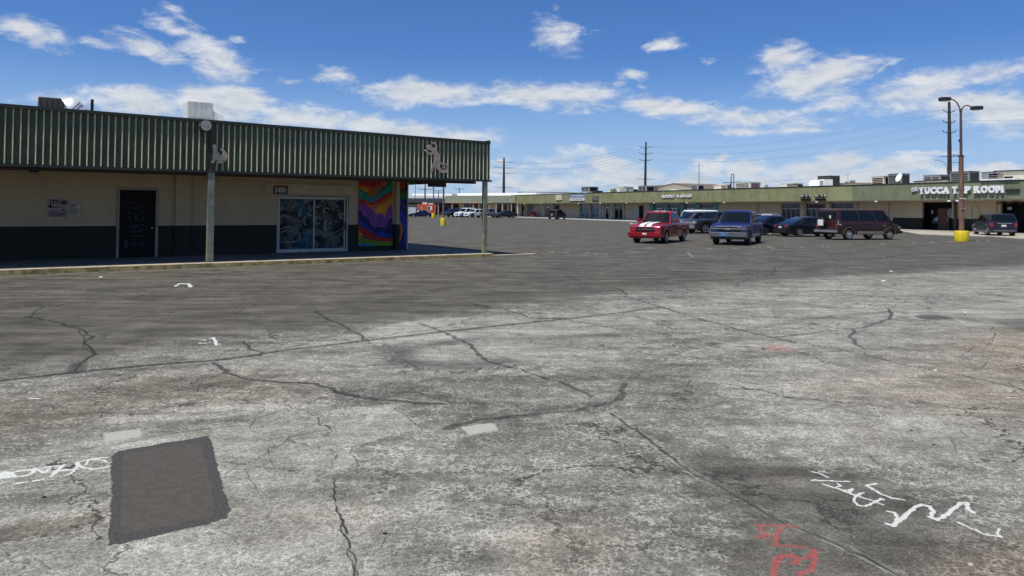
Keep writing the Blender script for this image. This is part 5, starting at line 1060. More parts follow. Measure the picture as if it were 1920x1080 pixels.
# dark building and white warehouse beyond
g0 = G(700, 399.5); e = empty('dark_canopy_building', (-46, 196, 0), R(-3), 'building with dark grey canopy behind the orange food trailer', 'building')
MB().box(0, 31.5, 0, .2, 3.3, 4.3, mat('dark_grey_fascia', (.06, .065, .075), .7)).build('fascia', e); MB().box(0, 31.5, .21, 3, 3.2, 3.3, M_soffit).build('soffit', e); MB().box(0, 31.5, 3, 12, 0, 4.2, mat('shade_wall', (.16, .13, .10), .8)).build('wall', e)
MB().box(16.5, 20.2, 2.8, 2.99, .3, 2.9, M_cream).build('wall_panel', e); [MB().box(21 + i * 2.6, 23 + i * 2.6, 2.8, 2.99, .3, 2.8, M_glass).build('window', e) for i in range(4)]; [MB().box(a, a + .2, .2, .4, 0, 3.19, M_tan_trim).build('post', e) for a in (20.5, 26, 30.6)]
e = empty('warehouse', (-90, 250, 0), R(-2), 'long white warehouse with stepped flat roof far behind the shops', 'building')
MB().box(0, 70, 0, 40, 0, 6.1, M_white_roof).build('wall', e); m = MB(); m.box(0, 70.1, -.1, .0, 4.2, 4.5, M_tan_trim).box(0, 70.1, -.12, 0, 5.2, 5.3, M_grey_metal); m.build('band', e); MB().box(55, 69, 3, 35, 6.101, 6.9, M_white_roof).build('roof', e)
# ------------------------------------------------------------------ vehicles
def paint(name, col, metal=.25, rough=.32, coat=.45): return mat(name, col, rough, metal, .05, 6, coat=coat)
V_glass = mat('car_glass', (.006, .008, .010), .06, var=0, spec=.35)
V_tyre = mat('tyre_rubber', (.014, .014, .014), .85, var=.2, scale=20)
V_rim = mat('wheel_alloy', (.55, .55, .54), .25, .8, var=0); V_rimd = mat('dark_wheel_alloy', (.10, .10, .10), .35, .7, var=0)
V_chrome = mat('chrome', (.72, .72, .72), .12, .95, var=.1); V_under = mat('underbody', (.008, .008, .008), .9, var=0)
V_head = mat('headlight_lens', (.42, .44, .44), .08, .2, var=.25, scale=20, coat=1.); V_hd = mat('dark_headlight', (.10, .11, .13), .12, .2, var=.3, scale=25, coat=.5)
V_tail = mat('tail_light_red', (.30, .012, .012), .2, coat=1., var=0)
V_amber = mat('amber_lens', (.45, .16, .03), .2, var=0); V_plastic = mat('black_plastic', (.02, .02, .021), .55, var=0); V_plate = mat('white_plate', (.7, .7, .68), .5, var=.1, scale=30); V_pblue = mat('blue_plate', (.06, .22, .42), .5, var=.3, scale=30)
def interp(tab, x):
    if x <= tab[0][0]: return tab[0][1]
    for (a, p), (b, q) in zip(tab[:-1], tab[1:]):
        if x <= b:
            t = (x - a) / (b - a + 1e-9); return p + (q - p) * t
    return tab[-1][1]
def make_vehicle(name, label, cat, P, pos, deg, group=None):
    """P: measurements in metres, x forward, origin on the ground under the middle"""
    e = empty(name, (pos[0], pos[1], 0), R(deg), label, cat, group)
    L, Wd, top, clear = P['L'], P['W'], P['top'], P.get('clear', .24); ax = P['axles']; rw = P['rw']; pm = P['paint']; hw0 = Wd / 2
    xs = set([-L / 2, L / 2]); x = -L / 2
    while x < L / 2: xs.add(round(x, 3)); x += .10
    for a in ax:
        for k in range(-9, 10): xs.add(round(a + (rw + .07) * math.sin(k * math.pi / 18), 3))
    for a, _ in top: xs.add(a)
    xs.update([L / 2 - .03, L / 2 - .08, -L / 2 + .03, -L / 2 + .08]); xs = sorted(x for x in xs if -L / 2 <= x <= L / 2)
    nr, tr = P.get('nose', .22), P.get('tail', .12)
    def half(x):
        h = hw0
        f = (x - (L / 2 - .9)) / .9
        if f > 0: h -= nr * f * f * f
        b = (-L / 2 + .6 - x) / .6
        if b > 0: h -= tr * b * b * b
        return h
    def tz(x):
        z = interp(top, x); f = (x - (L / 2 - .12)) / .12
        if f > 0: z -= P.get('nose_drop', .10) * f * f
        b = (-L / 2 + .08 - x) / .08
        if b > 0: z -= .04 * b * b
        return z
    def bz(x):
        z = clear + (.06 if abs(x) > L / 2 - .25 else 0)
        for a in ax:
            d = abs(x - a); rr_ = rw + .075
            if d < rr_: z = max(z, rw + math.sqrt(rr_ * rr_ - d * d) - .02)
        return z
    bed = P.get('bed')
    vs = []; K = 9
    for x in xs:
        h, zt_, zb_ = half(x), tz(x), bz(x)
        inbed = bed and bed[0] < x < bed[1]; ci = zt_ - (.42 if inbed else -.02)
        belt = zt_ - .05; zm = zb_ + (belt - zb_) * .45
        s = [(0, ci), (h * .86 if inbed else h * .5, ci if inbed else zt_ + .012), (h * .90, zt_ if not inbed else zt_ - .0), (h * .965, zt_ - .02), (h * .99, belt - .04), (h, zm + .08), (h * .995, zm), (h * .965, zb_), (h * .6, zb_ + .02)]
        vs.append([(x, y, z) for y, z in s] + [(x, -y, z) for y, z in s[1:]])
    n = len(vs[0]); b = MB(); flat = [q for r in vs for q in r]; order = list(range(9)) + list(range(16, 8, -1))   # ring: centre top, left side down, then right side up
    f_b = []; f_u = []
    for i in range(len(vs) - 1):
        for k in range(len(order)):
            a, c = order[k], order[(k + 1) % len(order)]
            q = (i * n + a, (i + 1) * n + a, (i + 1) * n + c, i * n + c)
            (f_u if (a in (8, 16) and c in (8, 16)) or {a, c} in ({7, 8}, {15, 16}) else f_b).append(q)
    two = P.get('two')                                            # second colour low on the side
    base = len(b.v); b.add(flat, f_b, pm); b.f += [tuple(base + i for i in q) for q in f_u]; b.m += [b.mi(V_under)] * len(f_u)
    e0 = [order[k] for k in range(len(order))]; b.f.append(tuple(e0)); b.m.append(b.mi(pm)); b.f.append(tuple((len(vs) - 1) * n + k for k in reversed(e0))); b.m.append(b.mi(pm))
    body = b.build('body', e, smooth=38)
    # cabin
    def cabin(c, nm='cabin'):
        xr0, xf0, xr1, xf1, z0, z1, w0, w1 = c['xr0'], c['xf0'], c['xr1'], c['xf1'], c['z0'], c['z1'], c['w0'], c['w1']
        xm0 = (xr1 + xf1) / 2
        # roof with a slight crown, five rings
        m = MB(); ring = []
        for t, wk, zk in ((0, w0, 0), (.90, w1 + (w0 - w1) * .10, 0), (.97, w1 - .03, 0), (1., w1 - .12, 0)):
            z = z0 + (z1 - z0) * t; xr = xr0 + (xr1 - xr0) * min(1, t * 1.0) + (.0 if t < .95 else .04 if t < 1 else .14); xf = xf0 + (xf1 - xf0) * min(1, t) - (.0 if t < .95 else .04 if t < 1 else .16)
            ring.append([(xr, -wk, z), ((xr + xf) / 2, -wk, z), (xf, -wk * .97, z), (xf + (.07 if t < .95 else .03), 0, z), (xf, wk * .97, z), ((xr + xf) / 2, wk, z), (xr, wk, z), (xr - .02, 0, z)])
        V = [q for r_ in ring for q in r_]; F = []
        for i in range(3):
            for k in range(8): F.append((i * 8 + k, i * 8 + (k + 1) % 8, (i + 1) * 8 + (k + 1) % 8, (i + 1) * 8 + k))
        V.append((xm0, 0, z1 + .025)); F += [(24 + k, 24 + (k + 1) % 8, 32) for k in range(8)]
        m.add(V, F, c.get('roofm', pm)); m.build(nm, e, smooth=42)
        def side(u, t, s, off=.006):
            z = z0 + (z1 - z0) * t; w = w0 + (w1 + (w0 - w1) * .1 - w0) * (t / .9); xr = xr0 + (xr1 - xr0) * t; xf = xf0 + (xf1 - xf0) * t
            return (xr + (xf - xr) * u, s * (w + off - .03 * 0 * u), z)
        for s in (-1, 1):
            for (u0, u1, *rest) in c['win']:
                t0, t1 = .07, .86
                if rest: t0 = rest[0]
                A_ = [side(u0, t0, s), side(u1, t0, s), side(u1, t1, s), side(u0, t1, s)]
                if u0 <= .06: A_[3] = side(u0 + .015, t1, s)
                B_ = [side(u0, t0, s, -.03), side(u1, t0, s, -.03), side(u1, t1, s, -.03), side(u0, t1, s, -.03)]
                if s > 0: A_ = A_[::-1]; B_ = B_[::-1]
                MB().add(A_ + B_, [(0, 1, 2, 3), (0, 4, 5, 1), (1, 5, 6, 2), (2, 6, 7, 3), (3, 7, 4, 0)], V_glass).build('side_window', e)
        def endg(xa, xb, nmx, sgn):
            t0, t1 = (.10, .87) if sgn > 0 else (.12, .84); o = .03
            def pt(t, y, off):
                z = z0 + (z1 - z0) * t; w = (w0 + (w1 - w0) * t) * .90; x = xa + (xb - xa) * t + sgn * (.07 * (1 - abs(y)) if sgn > 0 else .02 * (1 - abs(y))) + sgn * off
                return (x, y * w, z)
            A_ = [pt(t0, -1, .014), pt(t0, 0, .014), pt(t0, 1, .014), pt(t1, 1, .014), pt(t1, 0, .014), pt(t1, -1, .014)]; B_ = [pt(t0, -1, -o), pt(t0, 0, -o), pt(t0, 1, -o), pt(t1, 1, -o), pt(t1, 0, -o), pt(t1, -1, -o)]
            if sgn < 0: A_ = A_[::-1]; B_ = B_[::-1]
            MB().add(A_ + B_, [(0, 1, 4, 5), (1, 2, 3, 4)] + [(i, i + 6, (i + 1) % 6 + 6, (i + 1) % 6) for i in range(6)], V_glass).build(nmx, e, smooth=30)
        if c.get('ws', True): endg(xf0, xf1, 'windshield', 1)
        if c.get('rg', True): endg(xr0, xr1, 'rear_window', -1)
    cabin(P['cab'])
    # wheels
    wt = P.get('wt', .24); rim = P.get('rim', V_rim); tyre = MB(); M = Matrix.Rotation(R(90), 4, 'X')
    tyre.lathe([(rw * .66, -wt / 2 + .01), (rw * .90, -wt / 2), (rw * .985, -wt / 2 + .03), (rw, 0), (rw * .985, wt / 2 - .03), (rw * .90, wt / 2), (rw * .66, wt / 2 - .01)], V_tyre, 26, M)
    first = None
    for a in ax:
        for s in (-1, 1):
            y = s * (hw0 - wt / 2 - P.get('inset', .03))
            if first is None:
                w_ = tyre.build('wheel', e, smooth=35); r_ = MB(); ns = P.get('spokes', 5)
                for sd_ in (-1, 1):
                    yy = sd_ * (wt / 2 - .012)
                    r_.lathe([(rw * .68, -.02), (rw * .67, .015), (rw * .60, .0), (rw * .58, -.03)] if sd_ > 0 else [(rw * .58, .03), (rw * .60, .0), (rw * .67, -.015), (rw * .68, .02)], rim, 26, Matrix.Translation((0, yy, 0)) @ Matrix.Rotation(R(-90), 4, 'X'), cap=False)
                    r_.lathe([(rw * .58, 0), (rw * .58, .001)], V_under, 20, Matrix.Translation((0, yy - sd_ * .035, 0)) @ Matrix.Rotation(R(-90), 4, 'X'))
                    for k in range(ns):
                        t = 2 * math.pi * k / ns; c_, s_ = math.cos(t), math.sin(t); hwid_ = rw * P.get('spw', .10)
                        pr = [(rw * .08, -hwid_), (rw * .62, -hwid_ * .8), (rw * .62, hwid_ * .8), (rw * .08, hwid_)]
                        q = [(p * c_ - q_ * s_, yy + sd_ * .006, p * s_ + q_ * c_) for p, q_ in pr] + [(p * c_ - q_ * s_, yy - sd_ * .03, p * s_ + q_ * c_) for p, q_ in pr]
                        r_.add(q, [(0, 1, 2, 3), (7, 6, 5, 4), (0, 4, 5, 1), (1, 5, 6, 2), (2, 6, 7, 3), (3, 7, 4, 0)], rim)
                    r_.lathe([(rw * .17, -.02), (rw * .15, .02), (rw * .06, .025)], rim, 14, Matrix.Translation((0, yy, 0)) @ Matrix.Rotation(R(-90 * sd_), 4, 'X'))
                rr2 = r_.build('rim', w_, smooth=35); first = w_
            else:
                w_ = first.copy(); COL.objects.link(w_); rr2 = first.children[0].copy(); COL.objects.link(rr2); rr2.parent = w_
            w_.location = (a, y, rw); w_.parent = e
    # side details
    zs = bz(0)
    for (x0, x1) in P.get('doors', ()):
        for s in (-1, 1):
            y = s * (half((x0 + x1) / 2)); z1 = min(tz(x0), tz(x1)) - .10; zlow = clear + .13
            m = MB(); m.box(x0, x1, min(y * .96, y + s * .006), max(y * .96, y + s * .006), zlow, z1, pm); d = m.build('door', e, bevel=.012)
            MB().box(x0 + .08, x0 + .25, min(y + s * .008, y + s * .035), max(y + s * .008, y + s * .035), z1 - .12, z1 - .075, P.get('hm', pm)).build('handle', d)
    if P.get('stripe'):
        z0_, z1_, mt_ = P['stripe']; 
        for s in (-1, 1):
            m = MB(); y = s * (hw0 - .004)
            a0, a1 = ax[0] + rw + .13, ax[1] - rw - .13
            m.box(a0, a1, min(y, y + s * .016), max(y, y + s * .016), z0_, z1_, mt_); m.build('side_trim', e)
    if P.get('flare'):
        for a in ax:
            for s in (-1, 1):
                m = MB(); pts_o = [(a + (rw + .13) * math.cos(R(t)), rw + (rw + .13) * math.sin(R(t))) for t in range(0, 181, 15)]; pts_i = [(a + (rw + .08) * math.cos(R(t)), rw + (rw + .08) * math.sin(R(t))) for t in range(180, -1, -15)]
                y = s * hw0; m.prism(pts_o + pts_i, min(y, y + s * .012), max(y, y + s * .012), P['flare']); m.build('arch_trim', e)
    c = P['cab']; mx = c['xf0'] - P.get('mirx', .35); my = c['w0']
    for s in (-1, 1):
        m = MB(); y0, y1 = s * (my + .05), s * (my + .27); m.box(mx - .05, mx + .05, min(y0, y1), max(y0, y1), c['z0'] + .07, c['z0'] + .27, P.get('mir', V_plastic)); m.box(mx - .02, mx + .02, min(s * (my - .02), y0), max(s * (my - .02), y0), c['z0'] + .09, c['z0'] + .14, V_plastic); m.build('mirror', e, bevel=.02)
    # front and rear pieces: boxes given as (name, material, x0, x1, y0, y1, z0, z1[, mirror])
    for it in P.get('bits', ()):
        nm, mt_, x0, x1, y0, y1, z0, z1 = it[:8]
        for s in ((1, -1) if len(it) > 8 else (1,)):
            MB().box(x0, x1, min(y0 * s, y1 * s), max(y0 * s, y1 * s), z0, z1, mt_).build(nm, e, bevel=.012 if min(abs(x1 - x0), abs(y1 - y0), abs(z1 - z0)) > .03 else 0)
    return e
def by_wheel(front_near, deg, wheelbase, track, side):
    """centre of the car from the ground point of one front wheel; side=+1 when that wheel is the left one"""
    h = R(deg); f = np.array([math.cos(h), math.sin(h)]); l = np.array([-f[1], f[0]]); return np.array(front_near) - l * side * track / 2 - f * wheelbase / 2
red = paint('truck_red', (.30, .012, .018), .1, .25); navyp = mat('truck_blue', (.004, .009, .105), .4, .1, .05, 6, coat=.3); maroonp = mat('van_maroon', (.036, .009, .006), .45, 0., .12, 3, coat=.15)
blackp = paint('car_black', (.008, .008, .010)); dkgrey = paint('truck_grey', (.035, .038, .045), .4); greyp = paint('suv_grey', (.13, .14, .15), .2); whitep = paint('car_white', (.78, .78, .77), 0.); nblue = paint('sedan_navy', (.010, .014, .035), .3); silverp = paint('car_silver', (.30, .32, .33), .5)
def pickup(W, H, L, wb, paint_, hood=1.06, rail=1.10, cabr=-1.0, cabf=.85, ext=False, rw=.39, **k):
    xf = wb / 2 + .15 * 0
    P = dict(L=L, W=W, paint=paint_, rw=rw, axles=(-wb / 2, wb / 2), wt=.26, clear=.36,
             top=[(-L / 2, rail), (cabr - .06, rail), (cabr - .05, rail), (cabf, hood + .06), (L / 2 - .5, hood - .02), (L / 2 - .1, hood - .10), (L / 2, hood - .14)], bed=(-L / 2 + .08, cabr - .08),
             cab=dict(xr0=cabr, xf0=cabf + .02, xr1=cabr + .10, xf1=cabf - .72, z0=rail - .02, z1=H, w0=W / 2 - .03, w1=W / 2 - .24, win=k.pop('win', [(.04, .30), (.35, .93)])), nose=.10, tail=.03)
    P.update(k); return P
hL = 2.80
# red truck with white stripes
Lr = 5.35; wb = 3.4; P = pickup(1.95, 1.80, Lr, wb, red, hood=1.10, rail=1.12, cabr=-.98, cabf=.92, rw=.37, clear=.34,
  bits=[('bumper', red, Lr / 2 - .06, Lr / 2 + .14, -.96, .96, .40, .62), ('valance', red, Lr / 2 - .10, Lr / 2 + .07, -.90, .90, .30, .40), ('grille', mat('grille_dark_red', (.05, .01, .01), .4), Lr / 2 - .02, Lr / 2 + .02, -.56, .56, .67, .93),
        ('grille_bar', V_chrome, Lr / 2 + .02, Lr / 2 + .045, -.56, .56, .78, .815), ('emblem', V_chrome, Lr / 2 + .045, Lr / 2 + .07, -.12, .12, .765, .83), ('headlight', mat('smoked_red_lamp', (.12, .02, .02), .15, coat=1.), Lr / 2 - .09, Lr / 2 - .012, .58, .90, .80, .92, 1), ('turn_signal', V_amber, Lr / 2 - .09, Lr / 2 - .01, .60, .90, .68, .77, 1),
        ('number_plate', V_plate, Lr / 2 + .14, Lr / 2 + .155, -.10, .15, .50, .60), ('tailgate', red, -Lr / 2 - .02, -Lr / 2 + .06, -.86, .86, .62, 1.10), ('tail_light', V_tail, -Lr / 2 - .02, -Lr / 2 + .06, .88, .96, .78, 1.08, 1), ('rear_bumper', V_chrome, -Lr / 2 - .16, -Lr / 2 - .0, -.92, .92, .42, .58)],
  doors=((-.15, .86),), mir=red, hm=V_plastic, spokes=8)
pos = by_wheel((8.69, 40.78), 240, wb, 1.72, 1)
e = make_vehicle('pickup_truck', 'red pickup truck with two white stripes over its hood and roof', 'pickup truck', P, pos, 240)
e.name = 'pickup_truck'
for s in (-1, 1):
    m = MB(); pts = [(.98, 1.185), (1.6, 1.155), (2.1, 1.115), (2.35, 1.085), (2.56, 1.02), (2.655, .94)]
    for (xa, za), (xb, zb_) in zip(pts[:-1], pts[1:]): m.add([(xa, s * .05, za), (xb, s * .05, zb_), (xb, s * .35, zb_), (xa, s * .35, za)], [(0, 1, 2, 3) if s < 0 else (3, 2, 1, 0)], M_white)
    for (xa, za), (xb, zb_) in zip(pts[:-1], pts[1:]): m.add([(xa, s * .05, za + .008), (xb, s * .05, zb_ + .008), (xb, s * .35, zb_ + .008), (xa, s * .35, za + .008)], [(0, 1, 2, 3)], M_white)
    m.build('hood_stripe', e)
    m = MB(); m.box(-.72, .02, min(s * .05, s * .35), max(s * .05, s * .35), 1.795, 1.842, M_white); m.build('roof_stripe', e)
# blue truck
Lb = 5.75; wb = 3.65; P = pickup(2.02, 1.88, Lb, wb, navyp, hood=1.16, rail=1.18, cabr=-1.15, cabf=.98, rw=.40, clear=.38,
  bits=[('bumper', mat('dull_chrome', (.20, .20, .20), .4, .6), Lb / 2 - .08, Lb / 2 + .15, -1.0, 1.0, .46, .70), ('valance', V_plastic, Lb / 2 - .14, Lb / 2 + .05, -.92, .92, .32, .455), ('grille', V_plastic, Lb / 2 - .03, Lb / 2 + .015, -.58, .58, .74, 1.02), ('hood_badge', V_chrome, Lb / 2 + .015, Lb / 2 + .04, -.22, .22, 1.005, 1.05),
        ('grille_bar', V_chrome, Lb / 2 + .016, Lb / 2 + .055, -.98, .98, .865, .915), ('emblem', V_chrome, Lb / 2 + .056, Lb / 2 + .08, -.15, .15, .84, .94), ('headlight', V_hd, Lb / 2 - .10, Lb / 2 + .006, .62, .96, .93, 1.03, 1), ('turn_signal', V_hd, Lb / 2 - .10, Lb / 2 + .004, .64, .94, .75, .85, 1), ('number_plate', V_pblue, Lb / 2 + .15, Lb / 2 + .165, -.36, -.04, .50, .67), ('plate_frame', V_chrome, Lb / 2 + .15, Lb / 2 + .165, -.02, .46, .66, .69),
        ('fog_lamp', V_plastic, Lb / 2 + .05, Lb / 2 + .07, .55, .75, .36, .43, 1), ('tailgate', navyp, -Lb / 2 - .02, -Lb / 2 + .06, -.9, .9, .65, 1.16), ('tail_light', V_tail, -Lb / 2 - .02, -Lb / 2 + .06, .92, 1.0, .80, 1.12, 1), ('rear_bumper', V_chrome, -Lb / 2 - .16, -Lb / 2, -.95, .95, .46, .62)],
  doors=((-.05, .92),), hm=V_plastic, stripe=(.46, .60, mat('silver_rocker', (.45, .46, .50), .35, .5)), spokes=5, rim=V_rimd, win=[(.04, .34), (.38, .94)])
make_vehicle('pickup_truck', 'dark blue pickup truck with silver bumper and blue front plate', 'pickup truck', P, by_wheel((13.02, 39.68), 242.5, wb, 1.76, 1), 242.5)
# grey pickup behind
Lg = 5.7; P = pickup(2.0, 1.80, Lg, 3.6, dkgrey, hood=1.14, rail=1.14, cabr=-1.1, cabf=1.0, rw=.42, clear=.38, spokes=5, spw=.13,
  bits=[('bumper', V_chrome, Lg / 2 - .06, Lg / 2 + .16, -.98, .98, .42, .72), ('grille', V_chrome, Lg / 2 - .02, Lg / 2 + .02, -.55, .55, .76, 1.0), ('headlight', V_head, Lg / 2 - .16, Lg / 2 + .02, .60, .96, .82, 1.0, 1), ('tailgate', dkgrey, -Lg / 2 - .02, -Lg / 2 + .05, -.88, .88, .6, 1.12), ('tail_light', V_tail, -Lg / 2 - .02, -Lg / 2 + .05, .9, .98, .78, 1.08, 1)], doors=((0., .95),))
make_vehicle('pickup_truck', 'dark grey pickup truck with chrome bumper between the red and blue trucks', 'pickup truck', P, by_wheel((15.55, 58.0), 205, 3.6, 1.74, 1), 205)
def suv(W, H, L, wb, paint_, hood=1.08, belt=1.12, rw=.38, **k):
    P = dict(L=L, W=W, paint=paint_, rw=rw, axles=(-wb / 2, wb / 2), wt=.24, clear=.28, top=[(-L / 2, belt - .02), (L * .14, belt), (L * .22, hood + .02), (L / 2 - .4, hood - .06), (L / 2, hood - .20)],
             cab=dict(xr0=-L / 2 + .06, xf0=L * .22, xr1=-L / 2 + .38, xf1=L * .055, z0=belt - .03, z1=H, w0=W / 2 - .03, w1=W / 2 - .20, win=[(.05, .24), (.29, .56), (.60, .93)]), nose=.16, tail=.08,
             bits=[('headlight', V_head, L / 2 - .30, L / 2 - .03, W * .30, W * .455, .70, .84, 1), ('grille', V_plastic, L / 2 - .03, L / 2 + .015, -W * .27, W * .27, .55, .82), ('bumper', paint_, L / 2 - .08, L / 2 + .08, -W * .42, W * .42, .32, .52), ('tail_light', V_tail, -L / 2 - .015, -L / 2 + .12, W * .36, W * .46, .78, 1.08, 1), ('rear_bumper', V_plastic, -L / 2 - .10, -L / 2 + .05, -W * .44, W * .44, .34, .58), ('number_plate', V_plate, -L / 2 - .018, -L / 2 - .003, -.17, .17, .78, .93)],
             doors=((-L * .06, L * .17), (-L * .27, -L * .07)))
    P.update(k); return P
make_vehicle('suv', 'grey suv with dark windows parked directly behind the red truck', 'suv', suv(1.98, 1.78, 5.1, 2.95, greyp, hm=V_plastic), (G(1283, 433)[0], 61.5), 196)
make_vehicle('suv', 'long white suv behind the grey one, in front of teal pillars', 'suv', suv(2.0, 1.90, 5.4, 3.2, whitep), (G(1289, 431)[0] + 1.8, 67.5), 18)
def sedan(W, H, L, wb, paint_, belt=.92, hood=.90, rw=.33, **k):
    P = dict(L=L, W=W, paint=paint_, rw=rw, axles=(-wb / 2, wb / 2), wt=.21, clear=.20, top=[(-L / 2, belt - .05), (-L * .36, belt + .01), (L * .17, belt), (L * .24, hood), (L / 2 - .4, hood - .14), (L / 2, hood - .26)],
             cab=dict(xr0=-L * .40, xf0=L * .24, xr1=-L * .17, xf1=L * .06, z0=belt - .04, z1=H, w0=W / 2 - .05, w1=W / 2 - .24, win=[(.16, .46), (.50, .88)]), nose=.26, tail=.16, nose_drop=.16,
             bits=[('headlight', V_head, L / 2 - .36, L / 2 - .09, W * .26, W * .40, .56, .67, 1), ('grille', V_plastic, L / 2 - .03, L / 2 + .01, -W * .25, W * .25, .34, .56), ('tail_light', V_tail, -L / 2 - .012, -L / 2 + .18, W * .24, W * .43, .70, .84, 1), ('number_plate', V_plate, -L / 2 - .02, -L / 2 - .004, -.17, .17, .64, .76), ('rear_bumper', paint_, -L / 2 - .07, -L / 2 + .05, -W * .40, W * .40, .30, .56)],
             doors=((-L * .01, L * .20), (-L * .20, -L * .02)))
    P.update(k); return P
# black fastback sedan and dark sedan, both seen from behind
pc = np.array([21.0, 52.6]); h = R(16); ctr = pc + np.array([math.cos(h), math.sin(h)]) * 1.4 + np.array([-math.sin(h), math.cos(h)]) * .8
P = sedan(1.86, 1.46, 4.9, 2.85, blackp, rw=.35); P['cab'].update(xr0=-4.9 * .45, xr1=-4.9 * .14, win=[(.26, .52), (.56, .88)]); P['bits'] += [('window_trim', V_chrome, -1.1, .45, .885, .895, .935, .95, 1)]
make_vehicle('sedan', 'black fastback sedan with red tail lights right behind the brown van', 'sedan', P, ctr, 16)
pc = np.array([19.3, 55.0]); ctr = pc + np.array([math.cos(h), math.sin(h)]) * 1.4 + np.array([-math.sin(h), math.cos(h)]) * .8
make_vehicle('sedan', 'very dark navy sedan between the blue pickup and the black fastback', 'sedan', sedan(1.84, 1.50, 4.8, 2.8, nblue, rim=V_rimd, rw=.34, spokes=10, spw=.05), ctr, 16)
make_vehicle('car', 'pale blue tinted car, roof showing above the navy sedan', 'car', sedan(1.82, 1.62, 4.7, 2.75, silverp, belt=1.0, hood=1.0), (21.6, 61.5), 200)
make_vehicle('car', 'white car mostly hidden between black fastback and brown van', 'car', sedan(1.82, 1.60, 4.6, 2.7, whitep, belt=1.0, hood=1.0), (30.0, 62.5), 60)
# orange and white board behind the navy sedan
bx = G(1437.5, 440); s_ = 58.5 / bx[1]; e = empty('sign_board', ((1437.5 - 960) / 1350 * 58.5, 58.5, 0), R(-20), 'orange notice board in a white frame above the navy sedan roof', 'sign board')
m = MB(); fr(m, -.36, .36, .9, 1.62, -.04, .04, .08, M_bright); m.build('frame', e); MB().box(-.28, .28, -.02, .02, 1.0, 1.54, mat('orange_board', (.52, .20, .09), .7, var=.3, scale=8)).build('board', e); m = MB(); m.box(-.32, -.26, -.03, .03, 0, .9, M_galv).box(.26, .32, -.03, .03, 0, .9, M_galv).box(-.4, .4, -.25, .25, .0, .04, M_galv); m.build('stand', e)
m = MB(); m.box(-.14, .0, -.035, -.021, 1.16, 1.44, M_red).box(.08, .18, -.035, -.021, 1.2, 1.4, M_red); m.build('print', e)
# brown van
Lv = 5.3; wb = 3.35; vp = maroonp
P = dict(L=Lv, W=2.02, paint=vp, rw=.37, axles=(-wb / 2 - .05, wb / 2 - .05), wt=.25, clear=.36, nose=.12, tail=.03,
  top=[(-Lv / 2, 1.26), (Lv * .27, 1.26), (Lv * .34, 1.14), (Lv / 2 - .25, 1.03), (Lv / 2, .92)],
  cab=dict(xr0=-Lv / 2 + .01, xf0=Lv * .345, xr1=-Lv / 2 + .05, xf1=Lv * .235, z0=1.22, z1=2.02, w0=.985, w1=.85, win=[(.075, .40), (.43, .71), (.755, .965)], roofm=vp),
  bits=[('bumper', V_plastic, Lv / 2 - .04, Lv / 2 + .14, -.96, .96, .42, .60), ('grille', V_plastic, Lv / 2 - .02, Lv / 2 + .02, -.6, .6, .66, .88), ('headlight', V_head, Lv / 2 - .02, Lv / 2 + .03, .64, .88, .68, .88, 1), ('marker_lamp', V_amber, Lv / 2 - .25, Lv / 2 - .15, .955, .985, .78, .88, 1),
        ('rear_bumper', V_chrome, -Lv / 2 - .20, -Lv / 2 + .0, -.98, .98, .50, .66), ('tail_light', V_tail, -Lv / 2 - .02, -Lv / 2 + .03, .86, .98, .78, 1.1, 1), ('rear_pillar_trim', mat('pale_trim', (.55, .50, .48), .4), -Lv / 2 + .04, -Lv / 2 + .10, -1.0, -.985, .98, 1.30), ('filler_cap', V_plate, -Lv / 2 + .14, -Lv / 2 + .30, -1.018, -1.002, 1.0, 1.05),
        ('sliding_rail', mat('rail_dark', (.02, .01, .01), .5), -1.2, .6, -1.02, -1.006, 1.02, 1.045), ('sill_trim', mat('tan_stripe', (.22, .19, .15), .6), -1.05, 1.08, -1.02, -1.0, .40, .58), ('rear_door_gap', V_under, -Lv / 2 - .012, -Lv / 2 - .002, -.012, .012, .6, 1.9)],
  doors=((.98, 1.75),), flare=mat('arch_pale', (.20, .14, .12), .4, .3), hm=V_chrome, mir=V_chrome, spokes=8, mirx=.25, inset=.0)
hv = 17.5; c_ = np.array([22.15, 47.5]) + np.array([math.cos(R(hv)), math.sin(R(hv))]) * (wb / 2 + .05) + np.array([-math.sin(R(hv)), math.cos(R(hv))]) * .88
e = make_vehicle('van', 'dark brown vintage passenger van with spare tyre on its back doors', 'van', P, c_, hv)
sp2 = MB(); sp2.lathe([(.2, -.10), (.33, -.11), (.36, -.05), (.36, .05), (.33, .10), (.12, .10)], V_tyre, 24, Matrix.Translation((-Lv / 2 - .22, .28, 1.12)) @ Matrix.Rotation(R(-90), 4, 'Y')); spt = sp2.build('spare_tyre', e, smooth=40)
MB().box(-Lv / 2 - .37, -Lv / 2 - .33, -.08, .42, .92, 1.32, M_bright).build('spare_cover', spt, bevel=.02)
MB().box(-2.45, 1.05, -.76, .76, 2.0, 2.05, mat('faded_van_roof', (.20, .16, .14), .5)).build('roof_panel', e, bevel=.02)
for i in range(3): MB().box(-1.2 + i * .9, -1.18 + i * .9, -.4, .4, 2.052, 2.058, V_under).build('roof_seam', e)
for y0, y1 in ((-.78, -.08), (.08, .78)): MB().box(-Lv / 2 - .012, -Lv / 2 + .03, y0, y1, 1.36, 1.84, V_glass).build('rear_door_window', e)
MB().box(-Lv / 2 - .02, -Lv / 2 - .013, -.42, -.26, 1.42, 1.62, M_white).build('sticker', e)
